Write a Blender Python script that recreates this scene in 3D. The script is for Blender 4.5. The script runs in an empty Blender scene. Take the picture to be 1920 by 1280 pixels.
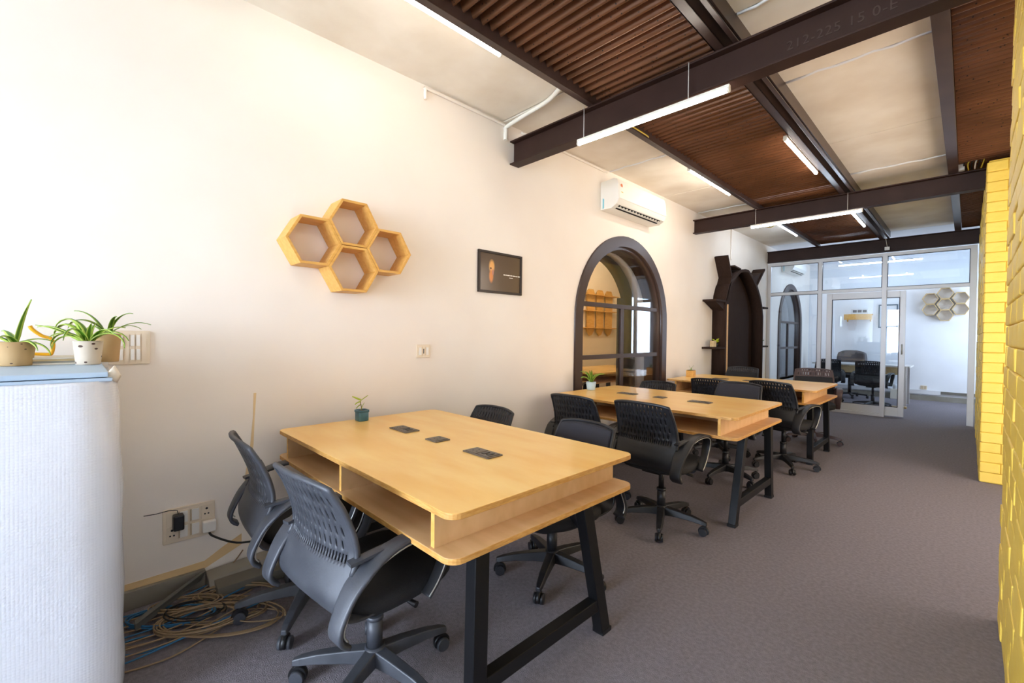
import bpy, bmesh, math, random
from mathutils import Vector, Matrix, geometry
random.seed(7)
S = bpy.context.scene
COL = S.collection
PI = math.pi

# ------------------------------------------------------------------ camera
yaw, pitch, roll, fpx = .797750714, -.0156451721, .0102223314, 832.485664
fw = Vector((-math.sin(yaw)*math.cos(pitch), math.cos(yaw)*math.cos(pitch), math.sin(pitch)))
rt = Vector((math.cos(yaw), math.sin(yaw), 0)); up = rt.cross(fw)
r2 = rt*math.cos(roll)+up*math.sin(roll); u2 = -rt*math.sin(roll)+up*math.cos(roll)
cam = bpy.data.cameras.new('camera'); camo = bpy.data.objects.new('camera', cam); COL.objects.link(camo)
cam.sensor_width = 36; cam.lens = fpx/1920*36; cam.clip_start = .02
camo.matrix_world = Matrix(((r2.x,u2.x,-fw.x,0),(r2.y,u2.y,-fw.y,0),(r2.z,u2.z,-fw.z,1.25),(0,0,0,1)))
S.camera = camo
# ------------------------------------------------------------------ world, view, daylight
S.view_settings.view_transform = 'Standard'; S.view_settings.look = 'None'
S.view_settings.gamma = 1; S.view_settings.use_curve_mapping = False
S.view_settings.exposure = 1.6
W = bpy.data.worlds.new('sky'); S.world = W; W.use_nodes = True
bg = W.node_tree.nodes['Background']; bg.inputs[0].default_value = (.62,.78,1,1); bg.inputs[1].default_value = 7.0
try:
    S.cycles.use_denoising = True; S.cycles.max_bounces = 10; S.cycles.diffuse_bounces = 5
    S.cycles.transparent_max_bounces = 16; S.cycles.sample_clamp_indirect = 8
except Exception: pass

def area(name, loc, rot, sx, sy, e, c):
    l = bpy.data.lights.new(name, 'AREA'); l.shape = 'RECTANGLE'; l.size = sx; l.size_y = sy; l.energy = e; l.color = c
    o = bpy.data.objects.new(name, l); COL.objects.link(o); o.location = loc; o.rotation_euler = rot; return o
area('daylight_window', (-1.3,-4.15,1.4), (PI/2,0,0), 2.2, 2.1, 85, (.72,.80,.95))       # faces +Y
area('daylight_back_room', (1.1,11.3,1.5), (0,PI/2,0), 1.6, 1.0, 19, (.62,.78,1))       # faces -X
area('recess_fill', (1.15,4.3,1.4), (0,PI/2,0), 2.2, 2.4, 21, (1,.86,.73))           # added warm fill light between the brick piers, no opening there; faces -X
TUBE_E, TUBE_C = 19, (1,.91,.80)
COOL_E, COOL_C = 16, (.72,.84,1)

# ------------------------------------------------------------------ materials
def mat(name, c, r=.6, m=0, c2=None, sc=8, det=3, bump=0, bsc=40, stretch=None, spec=.5, coat=0):
    M = bpy.data.materials.new(name); M.use_nodes = True; N = M.node_tree; b = N.nodes['Principled BSDF']
    b.inputs['Base Color'].default_value = (*c,1); b.inputs['Roughness'].default_value = r; b.inputs['Metallic'].default_value = m
    b.inputs['Specular IOR Level'].default_value = spec; b.inputs['Coat Weight'].default_value = coat
    if c2 or bump:
        tc = N.nodes.new('ShaderNodeTexCoord'); mp = N.nodes.new('ShaderNodeMapping'); N.links.new(tc.outputs['Object'], mp.inputs[0])
        if stretch: mp.inputs['Scale'].default_value = stretch
    if c2:
        n = N.nodes.new('ShaderNodeTexNoise'); n.inputs['Scale'].default_value = sc; n.inputs['Detail'].default_value = det
        N.links.new(mp.outputs[0], n.inputs['Vector'])
        rp = N.nodes.new('ShaderNodeValToRGB'); rp.color_ramp.elements[0].position = .35; rp.color_ramp.elements[1].position = .68
        rp.color_ramp.elements[0].color = (*c,1); rp.color_ramp.elements[1].color = (*c2,1)
        N.links.new(n.outputs['Fac'], rp.inputs[0]); N.links.new(rp.outputs[0], b.inputs['Base Color'])
    if bump:
        n2 = N.nodes.new('ShaderNodeTexNoise'); n2.inputs['Scale'].default_value = bsc; n2.inputs['Detail'].default_value = 4
        N.links.new(mp.outputs[0], n2.inputs['Vector'])
        bu = N.nodes.new('ShaderNodeBump'); bu.inputs['Strength'].default_value = bump; bu.inputs['Distance'].default_value = .01
        N.links.new(n2.outputs['Fac'], bu.inputs['Height']); N.links.new(bu.outputs[0], b.inputs['Normal'])
    return M
def emis(name, c, e):
    M = bpy.data.materials.new(name); M.use_nodes = True; b = M.node_tree.nodes['Principled BSDF']
    b.inputs['Base Color'].default_value = (*c,1); b.inputs['Emission Color'].default_value = (*c,1); b.inputs['Emission Strength'].default_value = e
    return M
def glassm(name, tint, refl=1.0):
    M = bpy.data.materials.new(name); M.use_nodes = True; N = M.node_tree; N.nodes.clear()
    o = N.nodes.new('ShaderNodeOutputMaterial'); mx = N.nodes.new('ShaderNodeMixShader'); t = N.nodes.new('ShaderNodeBsdfTransparent')
    g = N.nodes.new('ShaderNodeBsdfGlossy'); lw = N.nodes.new('ShaderNodeLayerWeight'); pw = N.nodes.new('ShaderNodeMath'); pw.operation = 'POWER'; pw.inputs[1].default_value = 4; f = N.nodes.new('ShaderNodeMath'); f.operation = 'MULTIPLY_ADD'; f.inputs[1].default_value = .9; f.inputs[2].default_value = .045
    lw.inputs[0].default_value = .5; N.links.new(lw.outputs['Facing'], pw.inputs[0]); N.links.new(pw.outputs[0], f.inputs[0])
    t.inputs[0].default_value = (*tint,1); g.inputs['Roughness'].default_value = .01; g.inputs[0].default_value = (refl,refl,refl,1)
    N.links.new(f.outputs[0], mx.inputs[0]); N.links.new(t.outputs[0], mx.inputs[1]); N.links.new(g.outputs[0], mx.inputs[2]); N.links.new(mx.outputs[0], o.inputs[0])
    return M
def lin(r,g,b):
    f = lambda v: ((v/255+.055)/1.055)**2.4 if v/255 > .04045 else v/255/12.92
    return (f(r),f(g),f(b))
M_wall = mat('cream_plaster', lin(242,232,221), .85, c2=lin(246,238,228), sc=1.5, bump=.15, bsc=6)
M_wallw = mat('white_plaster', lin(232,232,234), .85, c2=lin(238,238,240), sc=2, bump=.1, bsc=6)
M_warm = mat('warm_plaster', lin(240,222,192), .85, c2=lin(244,228,200), sc=2, bump=.1, bsc=6)
M_slab = mat('whitewashed_slab', lin(240,232,220), .8, c2=lin(224,212,196), sc=2.4, det=6, bump=.3, bsc=5)
M_carpet = mat('grey_carpet', lin(129,122,127), 1, c2=lin(144,137,142), sc=60, det=12, bump=.8, bsc=260, spec=.1)
M_ply = mat('birch_tabletop', lin(243,189,98), .32, c2=lin(250,209,128), sc=3.0, det=4, stretch=(.8,3.0,1), coat=.15)
M_plyedge = mat('ply_edge', lin(190,134,62), .5, c2=lin(216,164,92), sc=30, stretch=(1,1,6))
M_plyin = mat('ply_inner', lin(206,166,116), .55, c2=lin(220,182,134), sc=4, stretch=(.6,4,2))
M_pine = mat('pine_board', lin(214,158,74), .5, c2=lin(228,176,96), sc=9, stretch=(6,1,6))
M_pine2 = mat('dull_pine', lin(196,168,120), .6, c2=lin(208,182,136), sc=9, stretch=(6,1,6))
M_steel = mat('brown_painted_steel', lin(48,28,22), .55, c2=lin(56,35,29), sc=5, bump=.05, bsc=30, spec=.28)
M_joist = mat('joist_steel', lin(58,42,38), .32, c2=lin(72,54,48), sc=5)
M_legs = mat('black_metal', lin(10,10,12), .42, c2=lin(16,16,18), sc=12, spec=.35)
M_white = mat('white_plastic', lin(238,234,226), .35)
M_cream = mat('ivory_plastic', lin(232,216,192), .4)
M_creamd = mat('ivory_recess', lin(196,176,146), .5)
M_black = mat('black_plastic', lin(20,20,22), .4)
M_chair = mat('worn_black_plastic', lin(26,26,29), .45, c2=lin(34,34,38), sc=14, det=6, bump=.05, bsc=150)
M_dusty_daylit = mat('dusty_daylit_plastic', lin(54,56,62), .45, c2=lin(70,72,78), sc=10, det=6, bump=.05, bsc=150)  # lighter tone holds dust and grazing daylight, both put into the colour
M_cush = mat('black_seat_fabric', lin(22,22,25), .75, bump=.3, bsc=400)
M_pad = mat('grey_mesh_fabric', lin(48,47,54), .85, bump=.5, bsc=500)
M_brownchair = mat('brown_plastic', lin(72,56,56), .45)
M_chrome = mat('silver_piping', lin(190,188,180), .3, m=.6)
M_alu = mat('white_aluminium', lin(216,214,214), .35, m=.1)
M_gasket = mat('dark_gasket', lin(60,58,64), .6)
M_dbrown = mat('dark_brown_laminate', lin(46,30,22), .8, c2=lin(54,37,28), sc=6, stretch=(8,8,1), spec=.2)
M_frame = mat('brown_window_paint', lin(68,52,46), .35)
M_soil = mat('soil', lin(60,44,30), .95, bump=.6, bsc=90)
M_teal = mat('teal_glazed_ceramic', lin(52,98,116), .35, c2=lin(72,116,126), sc=20)
M_paleblue = mat('pale_blue_ceramic', lin(186,204,208), .4)
M_grip = mat('grey_skirting', lin(150,144,132), .6, c2=lin(132,124,110), sc=4)
M_trunk = mat('grey_trunking', lin(118,112,100), .6, c2=lin(104,98,86), sc=4)
M_cable = mat('beige_cable', lin(146,122,92), .55)
M_cableb = mat('blue_cable', lin(40,104,150), .5)
M_cablek = mat('black_cable', lin(22,22,22), .5)
M_yellow = mat('yellow_plastic', lin(240,176,20), .4)
M_paper = mat('paper', lin(226,214,196), .8)
M_bluebox = mat('pale_blue_board', lin(176,196,216), .5)
M_glass = glassm('clear_glass', (.93,.97,1.0), 1.0)
M_glass2 = glassm('room_glass', (.95,.95,.95), .9)
M_ledw = emis('led_warm', TUBE_C, TUBE_E)
M_ledc = emis('led_cool', COOL_C, COOL_E)
M_leda = emis('led_dimmer', TUBE_C, TUBE_E*.5)
M_leds = emis('led_side_room', (1,.84,.64), 42)
M_dark = mat('dark_void', lin(16,12,10), .8)
M_screen = mat('poster_black', lin(40,32,28), .18, spec=.6)
M_grass = mat('lawn', lin(70,110,40), 1, c2=lin(100,140,60), sc=3)

def yellow_brick():
    M = mat('yellow_paint', lin(240,203,78), .5, c2=lin(246,214,100), sc=4, det=5, bump=.5, bsc=14); return M
M_brick = yellow_brick(); M_mortar = mat('yellow_mortar', lin(232,192,66), .6, c2=lin(238,202,80), sc=20, bump=.6, bsc=40)

def corr_mat():
    M = mat('rusty_brown_sheet', lin(92,58,36), .3, m=.3, c2=lin(118,76,50), sc=3, det=5)
    N = M.node_tree; b = N.nodes['Principled BSDF']; old = b.inputs['Base Color'].links[0].from_socket
    tc = N.nodes.new('ShaderNodeTexCoord'); v = N.nodes.new('ShaderNodeTexVoronoi'); v.inputs['Scale'].default_value = 34
    N.links.new(tc.outputs['Object'], v.inputs['Vector'])
    lt = N.nodes.new('ShaderNodeMath'); lt.operation = 'LESS_THAN'; lt.inputs[1].default_value = .13; N.links.new(v.outputs['Distance'], lt.inputs[0])
    mx = N.nodes.new('ShaderNodeMix'); mx.data_type = 'RGBA'; N.links.new(lt.outputs[0], mx.inputs['Factor']); N.links.new(old, mx.inputs[6]); mx.inputs[7].default_value = (*lin(26,16,12),1)
    N.links.new(mx.outputs[2], b.inputs['Base Color']); return M
M_corr = corr_mat()
def bubble_mat():
    M = mat('bubble_wrap', lin(226,228,234), .22, spec=.6, coat=.3)
    N = M.node_tree; b = N.nodes['Principled BSDF']; tc = N.nodes.new('ShaderNodeTexCoord'); v = N.nodes.new('ShaderNodeTexVoronoi')
    v.inputs['Scale'].default_value = 120; v.inputs['Randomness'].default_value = .12; N.links.new(tc.outputs['Object'], v.inputs['Vector'])
    bu = N.nodes.new('ShaderNodeBump'); bu.invert = True; bu.inputs['Strength'].default_value = .22; bu.inputs['Distance'].default_value = .004
    N.links.new(v.outputs['Distance'], bu.inputs['Height']); N.links.new(bu.outputs[0], b.inputs['Normal']); return M
M_bubble = bubble_mat()
def leaf_mat(name, green, edge, inner=True):
    M = mat(name, green, .45); N = M.node_tree; b = N.nodes['Principled BSDF']
    uv = N.nodes.new('ShaderNodeUVMap'); uv.uv_map = 'UV'; sp = N.nodes.new('ShaderNodeSeparateXYZ'); N.links.new(uv.outputs[0], sp.inputs[0])
    rp = N.nodes.new('ShaderNodeValToRGB'); e = rp.color_ramp.elements
    e[0].position = 0; e[0].color = (*edge,1); e[1].position = 1; e[1].color = (*edge,1)
    for p, c in ((.2,edge),(.27,green),(.73,green),(.8,edge)):
        k = e.new(p); k.color = (*c,1)
    N.links.new(sp.outputs['Y'], rp.inputs[0]); N.links.new(rp.outputs[0], b.inputs['Base Color'])
    b.inputs['Subsurface Weight'].default_value = 0
    return M
M_leaf = leaf_mat('spider_leaf', lin(80,128,22), lin(176,196,84))
M_leaf2 = leaf_mat('spider_leaf_green', lin(64,104,24), lin(140,170,60))
M_leafy = leaf_mat('lime_leaf', lin(186,196,44), lin(170,186,40))
def pot_mat(name, c, spot):
    M = mat(name, c, .75, c2=tuple(v*.9 for v in c), sc=10); N = M.node_tree; b = N.nodes['Principled BSDF']; old = b.inputs['Base Color'].links[0].from_socket
    tc = N.nodes.new('ShaderNodeTexCoord'); v = N.nodes.new('ShaderNodeTexVoronoi'); v.inputs['Scale'].default_value = 26
    mp = N.nodes.new('ShaderNodeMapping'); mp.inputs['Scale'].default_value = (1,1,1.8); N.links.new(tc.outputs['Object'], mp.inputs[0]); N.links.new(mp.outputs[0], v.inputs['Vector'])
    lt = N.nodes.new('ShaderNodeMath'); lt.operation = 'LESS_THAN'; lt.inputs[1].default_value = spot; N.links.new(v.outputs['Distance'], lt.inputs[0])
    mx = N.nodes.new('ShaderNodeMix'); mx.data_type = 'RGBA'; N.links.new(lt.outputs[0], mx.inputs['Factor']); N.links.new(old, mx.inputs[6]); mx.inputs[7].default_value = (*lin(84,62,52),1)
    N.links.new(mx.outputs[2], b.inputs['Base Color']); return M
M_potw = pot_mat('speckled_clay', lin(214,200,180), .2); M_pott = pot_mat('tan_clay', lin(190,156,108), .1)

# ------------------------------------------------------------------ mesh helpers
class MB:
    def __init__(s): s.b = bmesh.new(); s.mats = []; s.cur = 0; s.uv = None
    def use(s, m):
        if m not in s.mats: s.mats.append(m)
        s.cur = s.mats.index(m); return s
    def face(s, vs, smooth=False):
        try:
            f = s.b.faces.new(vs); f.material_index = s.cur; f.smooth = smooth; return f
        except ValueError: return None
    def box(s, a, b, M=None):
        x0,y0,z0 = a; x1,y1,z1 = b
        P = [Vector(p) for p in ((x0,y0,z0),(x1,y0,z0),(x1,y1,z0),(x0,y1,z0),(x0,y0,z1),(x1,y0,z1),(x1,y1,z1),(x0,y1,z1))]
        if M: P = [M @ p for p in P]
        v = [s.b.verts.new(p) for p in P]
        for q in ((0,3,2,1),(4,5,6,7),(0,1,5,4),(1,2,6,5),(2,3,7,6),(3,0,4,7)): s.face([v[i] for i in q])
        return s
    def hexa(s, P):      # 8 arbitrary corners, bottom 4 then top 4
        v = [s.b.verts.new(p) for p in P]
        for q in ((0,3,2,1),(4,5,6,7),(0,1,5,4),(1,2,6,5),(2,3,7,6),(3,0,4,7)): s.face([v[i] for i in q])
        return s
    def bar(s, p, q, w, h, upv=(0,0,1)):   # rectangular bar from p to q
        p = Vector(p); q = Vector(q); d = (q-p).normalized(); u = Vector(upv); sd = d.cross(u)
        if sd.length < 1e-4: sd = d.cross(Vector((1,0,0)))
        sd.normalize(); u = sd.cross(d)
        a = sd*w/2; c = u*h/2
        return s.hexa([p-a-c, p+a-c, p+a+c, p-a+c, q-a-c, q+a-c, q+a+c, q-a+c])
    def tube(s, pts, r, n=8, closed=False, smooth=True, cap=True):
        pts = [Vector(p) for p in pts]; R = r if isinstance(r,(list,tuple)) else [r]*len(pts)
        rings = []; prev = None; L = len(pts)
        for i, p in enumerate(pts):
            if closed: t = pts[(i+1)%L]-pts[i-1]
            else: t = pts[min(i+1,L-1)]-pts[max(i-1,0)]
            if t.length < 1e-9: t = Vector((0,0,1))
            t.normalize()
            if prev is None:
                a = Vector((0,0,1)) if abs(t.z) < .9 else Vector((1,0,0)); u = t.cross(a).normalized()
            else:
                u = prev-t*prev.dot(t)
                if u.length < 1e-6: u = t.cross(Vector((0,0,1)))
                u.normalize()
            prev = u; w = t.cross(u)
            rings.append([s.b.verts.new(p+(u*math.cos(2*PI*k/n)+w*math.sin(2*PI*k/n))*R[i]) for k in range(n)])
        m = L if closed else L-1
        for i in range(m):
            A = rings[i]; B = rings[(i+1)%L]
            for k in range(n): s.face([A[k],A[(k+1)%n],B[(k+1)%n],B[k]], smooth)
        if not closed and cap: s.face(rings[0][::-1]); s.face(rings[-1])
        return s
    def cyl(s, c, r, z0, z1, n=20, r1=None): return s.tube([(c[0],c[1],z0),(c[0],c[1],z1)], [r, r if r1 is None else r1], n)
    def lathe(s, prof, c=(0,0,0), n=20):
        rings = [[s.b.verts.new((c[0]+r*math.cos(2*PI*k/n), c[1]+r*math.sin(2*PI*k/n), c[2]+z)) for k in range(n)] for r, z in prof]
        for A, B in zip(rings, rings[1:]):
            for k in range(n): s.face([A[k],A[(k+1)%n],B[(k+1)%n],B[k]], True)
        s.face(rings[0][::-1]); s.face(rings[-1]); return s
    def prism(s, poly, d0, d1, ax='z', smooth=False):   # extrude 2-D outline; ax x: (y,z)
        f = {'z': lambda p,d:(p[0],p[1],d), 'x': lambda p,d:(d,p[0],p[1]), 'y': lambda p,d:(p[0],d,p[1])}[ax]
        A = [s.b.verts.new(f(p,d0)) for p in poly]; B = [s.b.verts.new(f(p,d1)) for p in poly]; n = len(poly)
        s.face(A[::-1]); s.face(B)
        for k in range(n): s.face([A[k],A[(k+1)%n],B[(k+1)%n],B[k]], smooth)
        return s
    def ring(s, outer, inner, d0, d1, ax='x'):   # band between two outlines with the same count
        f = {'x': lambda p,d:(d,p[0],p[1]), 'y': lambda p,d:(p[0],d,p[1]), 'z': lambda p,d:(p[0],p[1],d)}[ax]
        O0,O1,I0,I1 = ([s.b.verts.new(f(p,d)) for p in pl] for pl,d in ((outer,d0),(outer,d1),(inner,d0),(inner,d1)))
        n = len(outer)
        for k in range(n-1):
            j = k+1
            s.face([O0[k],O0[j],O1[j],O1[k]],True); s.face([I0[k],I1[k],I1[j],I0[j]],True)
            s.face([O0[k],I0[k],I0[j],O0[j]]); s.face([O1[k],O1[j],I1[j],I1[k]])
        for k in (0,n-1): s.face([O0[k],O1[k],I1[k],I0[k]])
        return s
    def done(s, name, parent=None, mat=None, bevel=0, fix=True, seg=2, weld=False):
        if fix: bmesh.ops.recalc_face_normals(s.b, faces=s.b.faces)
        me = bpy.data.meshes.new(name); s.b.to_mesh(me); s.b.free()
        if mat is not None and not s.mats: me.materials.append(mat)
        for m in s.mats: me.materials.append(m)
        o = bpy.data.objects.new(name, me); COL.objects.link(o)
        if bevel:
            md = o.modifiers.new('bevel','BEVEL'); md.width = bevel; md.segments = seg; md.limit_method = 'ANGLE'; md.angle_limit = .6
        if parent: o.parent = parent
        return o
def empty(name, loc=(0,0,0), rz=0):
    o = bpy.data.objects.new(name, None); COL.objects.link(o); o.location = loc; o.rotation_euler = (0,0,rz); o.empty_display_size = .05; return o
def tag(o, label, cat, group=None):
    o['label'] = label; o['category'] = cat
    if group: o['group'] = group
    return o
def struct(o, label=None, cat=None):
    o['kind'] = 'structure'
    if label: o['label'] = label; o['category'] = cat
    return o
def clone(o, parent=None):
    c = o.copy(); COL.objects.link(c); c.parent = parent
    for ch in list(o.children): clone(ch, c)
    return c
def B(name, a, b, m, parent=None, bevel=0): return MB().box(a, b).done(name, parent, m, bevel)
def rrect(x0,y0,x1,y1,r,n=5):
    P = []
    for cx,cy,a in ((x1-r,y1-r,0),(x0+r,y1-r,PI/2),(x0+r,y0+r,PI),(x1-r,y0+r,1.5*PI)):
        for k in range(n+1): t = a+PI/2*k/n; P.append((cx+r*math.cos(t), cy+r*math.sin(t)))
    return P

# ================================================================== SETTING
WX = -2.61; CZ = 2.94; YP = 9.18; YB = 12.3; RX = 1.25; YF = -4.0
struct(B('floor', (-5.2,YF,-.1), (RX,YB+.1,0), M_carpet), 'grey brown short pile carpet over the whole floor', 'floor')
# left wall with two arched openings
def arch(yc, zs, r, z0, n=28):   # open outline from lower left over the top to lower right
    return [(yc-r,z0)]+[(yc-r*math.cos(PI*k/n), zs+r*math.sin(PI*k/n)) for k in range(n+1)]+[(yc+r,z0)]
def wall_with_holes(name, rect, holes, x0, x1, m):
    mb = MB(); loops = [rect]+holes
    flat = [p for l in loops for p in l]
    tris = geometry.tessellate_polygon([[Vector((p[0],p[1],0)) for p in l] for l in loops])
    for x in (x0,x1):
        V = [mb.b.verts.new((x,p[0],p[1])) for p in flat]
        for t in tris: mb.face([V[i] for i in t])
    for l in loops:
        n = len(l)
        for k in range(n):
            p,q = l[k],l[(k+1)%n]
            mb.face([mb.b.verts.new(c) for c in ((x0,*p),(x0,*q),(x1,*q),(x1,*p))])
    return mb.done(name, None, m)
AC1 = (4.278,1.41,.905); AC2 = (10.72,1.50,.86)
h1 = arch(*AC1[:2],AC1[2]-.02,.42); h2 = arch(*AC2[:2],AC2[2]-.02,.42)
struct(wall_with_holes('wall_left', [(YF,0),(YB,0),(YB,CZ+.2),(YF,CZ+.2)], [h1,h2], WX-.14, WX, M_wall), 'long cream plastered wall with two arched openings', 'wall')
# stains and filler marks with their own outline on the plaster
mb = MB(); mb.prism([(.655,.93),(.668,.93),(.66,.80),(.655,.66),(.637,.50),(.625,.38),(.607,.38),(.616,.50),(.64,.66),(.652,.80)], WX, WX+.0015, 'x')
o = mb.done('paint_drip', None, mat('ochre_stain', lin(232,204,156), .85)); tag(o, 'thin ochre drip stain running down the cream wall behind the left chair', 'stain')
# strip of bare ochre plaster along the skirting
o = MB().prism([(-.3,.08),(.44,.08),(.60,.15),(.60,.205),(.52,.165),(.44,.118),(.1,.112),(-.3,.112)], WX, WX+.002, 'x').done('plaster_edge', None, mat('ochre_plaster', lin(228,196,146), .85)); struct(o)
# rear, right, front walls
struct(B('wall_rear', (-5.2,YB,0), (RX,YB+.12,CZ+.2), M_wallw), 'white rear wall of the glazed room', 'wall')
struct(B('wall_far_right', (RX,YF,0), (RX+.1,YB+.1,CZ+.2), M_wallw), 'white wall behind the brick piers', 'wall')
mb = MB()
for a,b in (((-5.2,YF-.12,0),(-2.4,YF,CZ+.2)),((-.2,YF-.12,0),(RX,YF,CZ+.2)),((-2.4,YF-.12,0),(-.2,YF,.3)),((-2.4,YF-.12,2.42),(-.2,YF,CZ+.2))): mb.box(a,b)
struct(mb.done('wall_front', None, M_wall))
w = struct(empty('window_3', (-1.3,YF,0)))
for a,b in (((-1.1,-.1,.3),(-1.04,-.04,2.42)),((1.04,-.1,.3),(1.1,-.04,2.42)),((-.03,-.1,.3),(.03,-.04,2.42)),((-1.1,-.1,.3),(1.1,-.04,.36)),((-1.1,-.1,2.36),(1.1,-.04,2.42)),((-1.1,-.1,1.7),(1.1,-.04,1.74))): B('frame_bar', a, b, M_alu, w)
struct(B('ground_outside', (-14,-16,-.2), (12,YF-.12,-.05), M_grass))
# adjoining room behind the first arch and plain void behind the second
struct(B('wall_side_room', (-4.75,YF,0), (-4.65,8.9,CZ+.2), M_warm), 'warm plaster wall seen through the arched window', 'wall')
struct(B('wall_side_room_end', (-4.65,8.2,0), (WX-.14,8.3,CZ+.2), M_warm))
struct(B('wall_side_room_near', (-4.65,1.2,0), (WX-.14,1.3,CZ+.2), M_warm))
struct(B('wall_side_room_far', (-4.65,8.8,0), (-4.55,YB,CZ+.2), M_wallw))

# ceiling: top cap plus slabs, corrugated sheets, beams, joists
ceil = struct(B('ceiling', (-5.2,YF-.1,CZ+.10), (RX+.1,YB+.12,CZ+.22), M_slab), 'whitewashed stone slabs and brown corrugated sheets between steel beams', 'ceiling')
def slab(x0,x1,y0,y1,z=CZ): return B('ceiling_slab', (x0,y0+.006,z+random.uniform(-.003,.003)), (x1,y1-.006,z+.08), M_slab, ceil, .004)
for y0,y1 in ((YF,-1.2),(-1.2,.6),(.6,2.42),(2.42,3.92),(3.92,5.1),(5.1,6.07),(6.07,7.6),(7.6,YP+.02)): slab(-2.68,-1.80,y0,y1)
for y0,y1 in ((YF,-1.2),(-1.2,.9),(.9,2.47),(2.47,3.36),(3.36,4.7),(4.7,5.7),(5.7,7.3),(7.3,8.3),(8.3,YP+.02)): slab(-.90,-.10,y0,y1)
B('ceiling_slab', (-5.0,YP+.02,CZ), (RX,YB,CZ+.08), M_wallw, ceil)
B('ceiling_slab', (-5.0,1.3,CZ), (-2.75,YP,CZ+.08), M_wallw, ceil)
def seam(x0,x1,y):
    MB().tube([(x0+(x1-x0)*t/8, y+.012*math.sin(t*2.3), CZ-.002) for t in range(9)], .009, 6).done('mortar_seam', ceil, M_wallw)
for y in (3.92,6.07): seam(-2.6,-1.85,y)
for y in (.9,2.47,3.36,5.7,7.3): seam(-.87,-.15,y)
def corr(x0,x1,y0,y1,z,amp=.026,pitch=.064):
    mb = MB(); n = int((y1-y0)/pitch*8); P = []
    for i in range(n+1):
        y = y0+(y1-y0)*i/n; zz = z+amp*math.sin(2*PI*y/pitch)
        P.append([mb.b.verts.new((x0,y,zz)), mb.b.verts.new((x1,y,zz)), mb.b.verts.new((x0,y,zz+.003)), mb.b.verts.new((x1,y,zz+.003))])
    for A,C in zip(P,P[1:]):
        mb.face([A[0],C[0],C[1],A[1]],True); mb.face([A[2],A[3],C[3],C[2]],True)
    return mb.done('corrugated_sheet', ceil, M_corr, fix=False)
ys = [YF,-1.2,.05,1.22,2.385,3.5,4.6,5.75,6.9,8.05,YP]
for i,(a,b) in enumerate(zip(ys,ys[1:])):
    corr(-1.80,-.995,a,b+.05,2.885+(.006 if i%2 else 0)); corr(-.085,RX,a,b+.05,2.885+(.006 if i%2 else 0))
def ibeam(name, y0, z0, z1, x0, x1, par, fl=.10):
    t = .011; yc = y0+fl/2
    mb = MB(); mb.box((x0,y0,z1-t),(x1,y0+fl,z1)).box((x0,y0,z0),(x1,y0+fl,z0+t)).box((x0,yc-.004,z0+t),(x1,yc+.004,z1-t))
    return mb.done(name, par, M_steel, .002)
for y0,z0,z1 in ((2.50,2.622,2.812),(5.93,2.635,2.815),(9.10,2.615,2.82)): ibeam('steel_beam', y0, z0, z1, WX-.02, RX, ceil)
ibeam('steel_beam', -1.0, 2.62, 2.812, WX-.02, RX, ceil)
def joist(x0, x1, kind):
    t = .008; z0, z1 = 2.815, CZ+.01
    mb = MB()
    if kind == 1: mb.box((x0,YF,z0),(x1,YP,z1))
    elif kind == 2:
        mb.box((x0,YF,z0),(x0+.055,YP,z0+t)).box((x0,YF,z0),(x0+t,YP,z1)).box((x0+.10,YF,z0),(x1,YP,z0+t)).box((x0+.05,YF,z0),(x0+.055,YP,z1)).box((x1-t,YF,z0+.03),(x1,YP,z1)).box((x0,YF,z1-t),(x1,YP,z1))
    else: mb.box((x0,YF,z0),(x1,YP,z0+t)).box((x0+.028,YF,z0+t),(x0+.036,YP,z1)).box((x0,YF,z1-t),(x1,YP,z1))
    mb.done('steel_joist', ceil, M_joist, .0015)
joist(-1.845,-1.80,1); joist(-1.0,-.875,2); joist(-.155,-.085,3)

# brick walls on the right: each brick its own piece
def brick_wall(name, x0, x1, y0, y1, z1, label, face_x=True, face_y=False, end=None):
    core = MB().box((x0+.012,y0+.012,0),(x1,y1-.004,z1)).done(name, None, M_mortar); struct(core, label, 'wall')
    protos = []
    def proto(L, along):
        mb = MB(); h = .0845; d = .016
        rv = lambda: random.uniform(-.0025,.0025)
        if along == 'y': P = [(-d/2+rv(),0,0),(d/2,0,0),(d/2,L,0),(-d/2+rv(),L,0),(-d/2+rv(),0,h),(d/2,0,h),(d/2,L,h),(-d/2+rv(),L,h)]
        else: P = [(0,-d/2+rv(),0),(L,-d/2+rv(),0),(L,d/2,0),(0,d/2,0),(0,-d/2+rv(),h),(L,-d/2+rv(),h),(L,d/2,h),(0,d/2,h)]
        mb.hexa(P); o = mb.done('brick', None, M_brick, .006, seg=2); me = o.data; COL.objects.unlink(o); return o
    cache = {}
    def put(L, along, loc):
        k = (round(L,3),along,random.randint(0,2))
        if k not in cache: cache[k] = proto(L,along)
        o = cache[k].copy(); COL.objects.link(o); o.parent = core; o.location = loc; o.rotation_euler = (random.uniform(-.008,.008),random.uniform(-.008,.008),random.uniform(-.006,.006))
    nz = int(z1/.087)
    for r in range(nz):
        z = .004+r*.087
        if face_x:
            y = y0+.004-(.125 if r%2 else 0)
            while y < y1-.02:
                a = max(y,y0+.004); b = min(y+.2485,y1-.004)
                if b-a > .03: put(b-a,'y',(x0+.008+random.uniform(-.003,.002),a,z))
                y += .251
        if face_y:
            x = x0+.002-(.125 if r%2 else 0)
            while x < x1-.02:
                a = max(x,x0+.002); b = min(x+.2485,x1)
                if b-a > .03: put(b-a,'x',(a,y0+.008+random.uniform(-.003,.002),z))
                x += .251
    return core
brick_wall('wall_right', .118, .36, 1.45, 2.93, 2.90, 'yellow painted rough brick wall nearest on the right', True, False)
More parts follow.
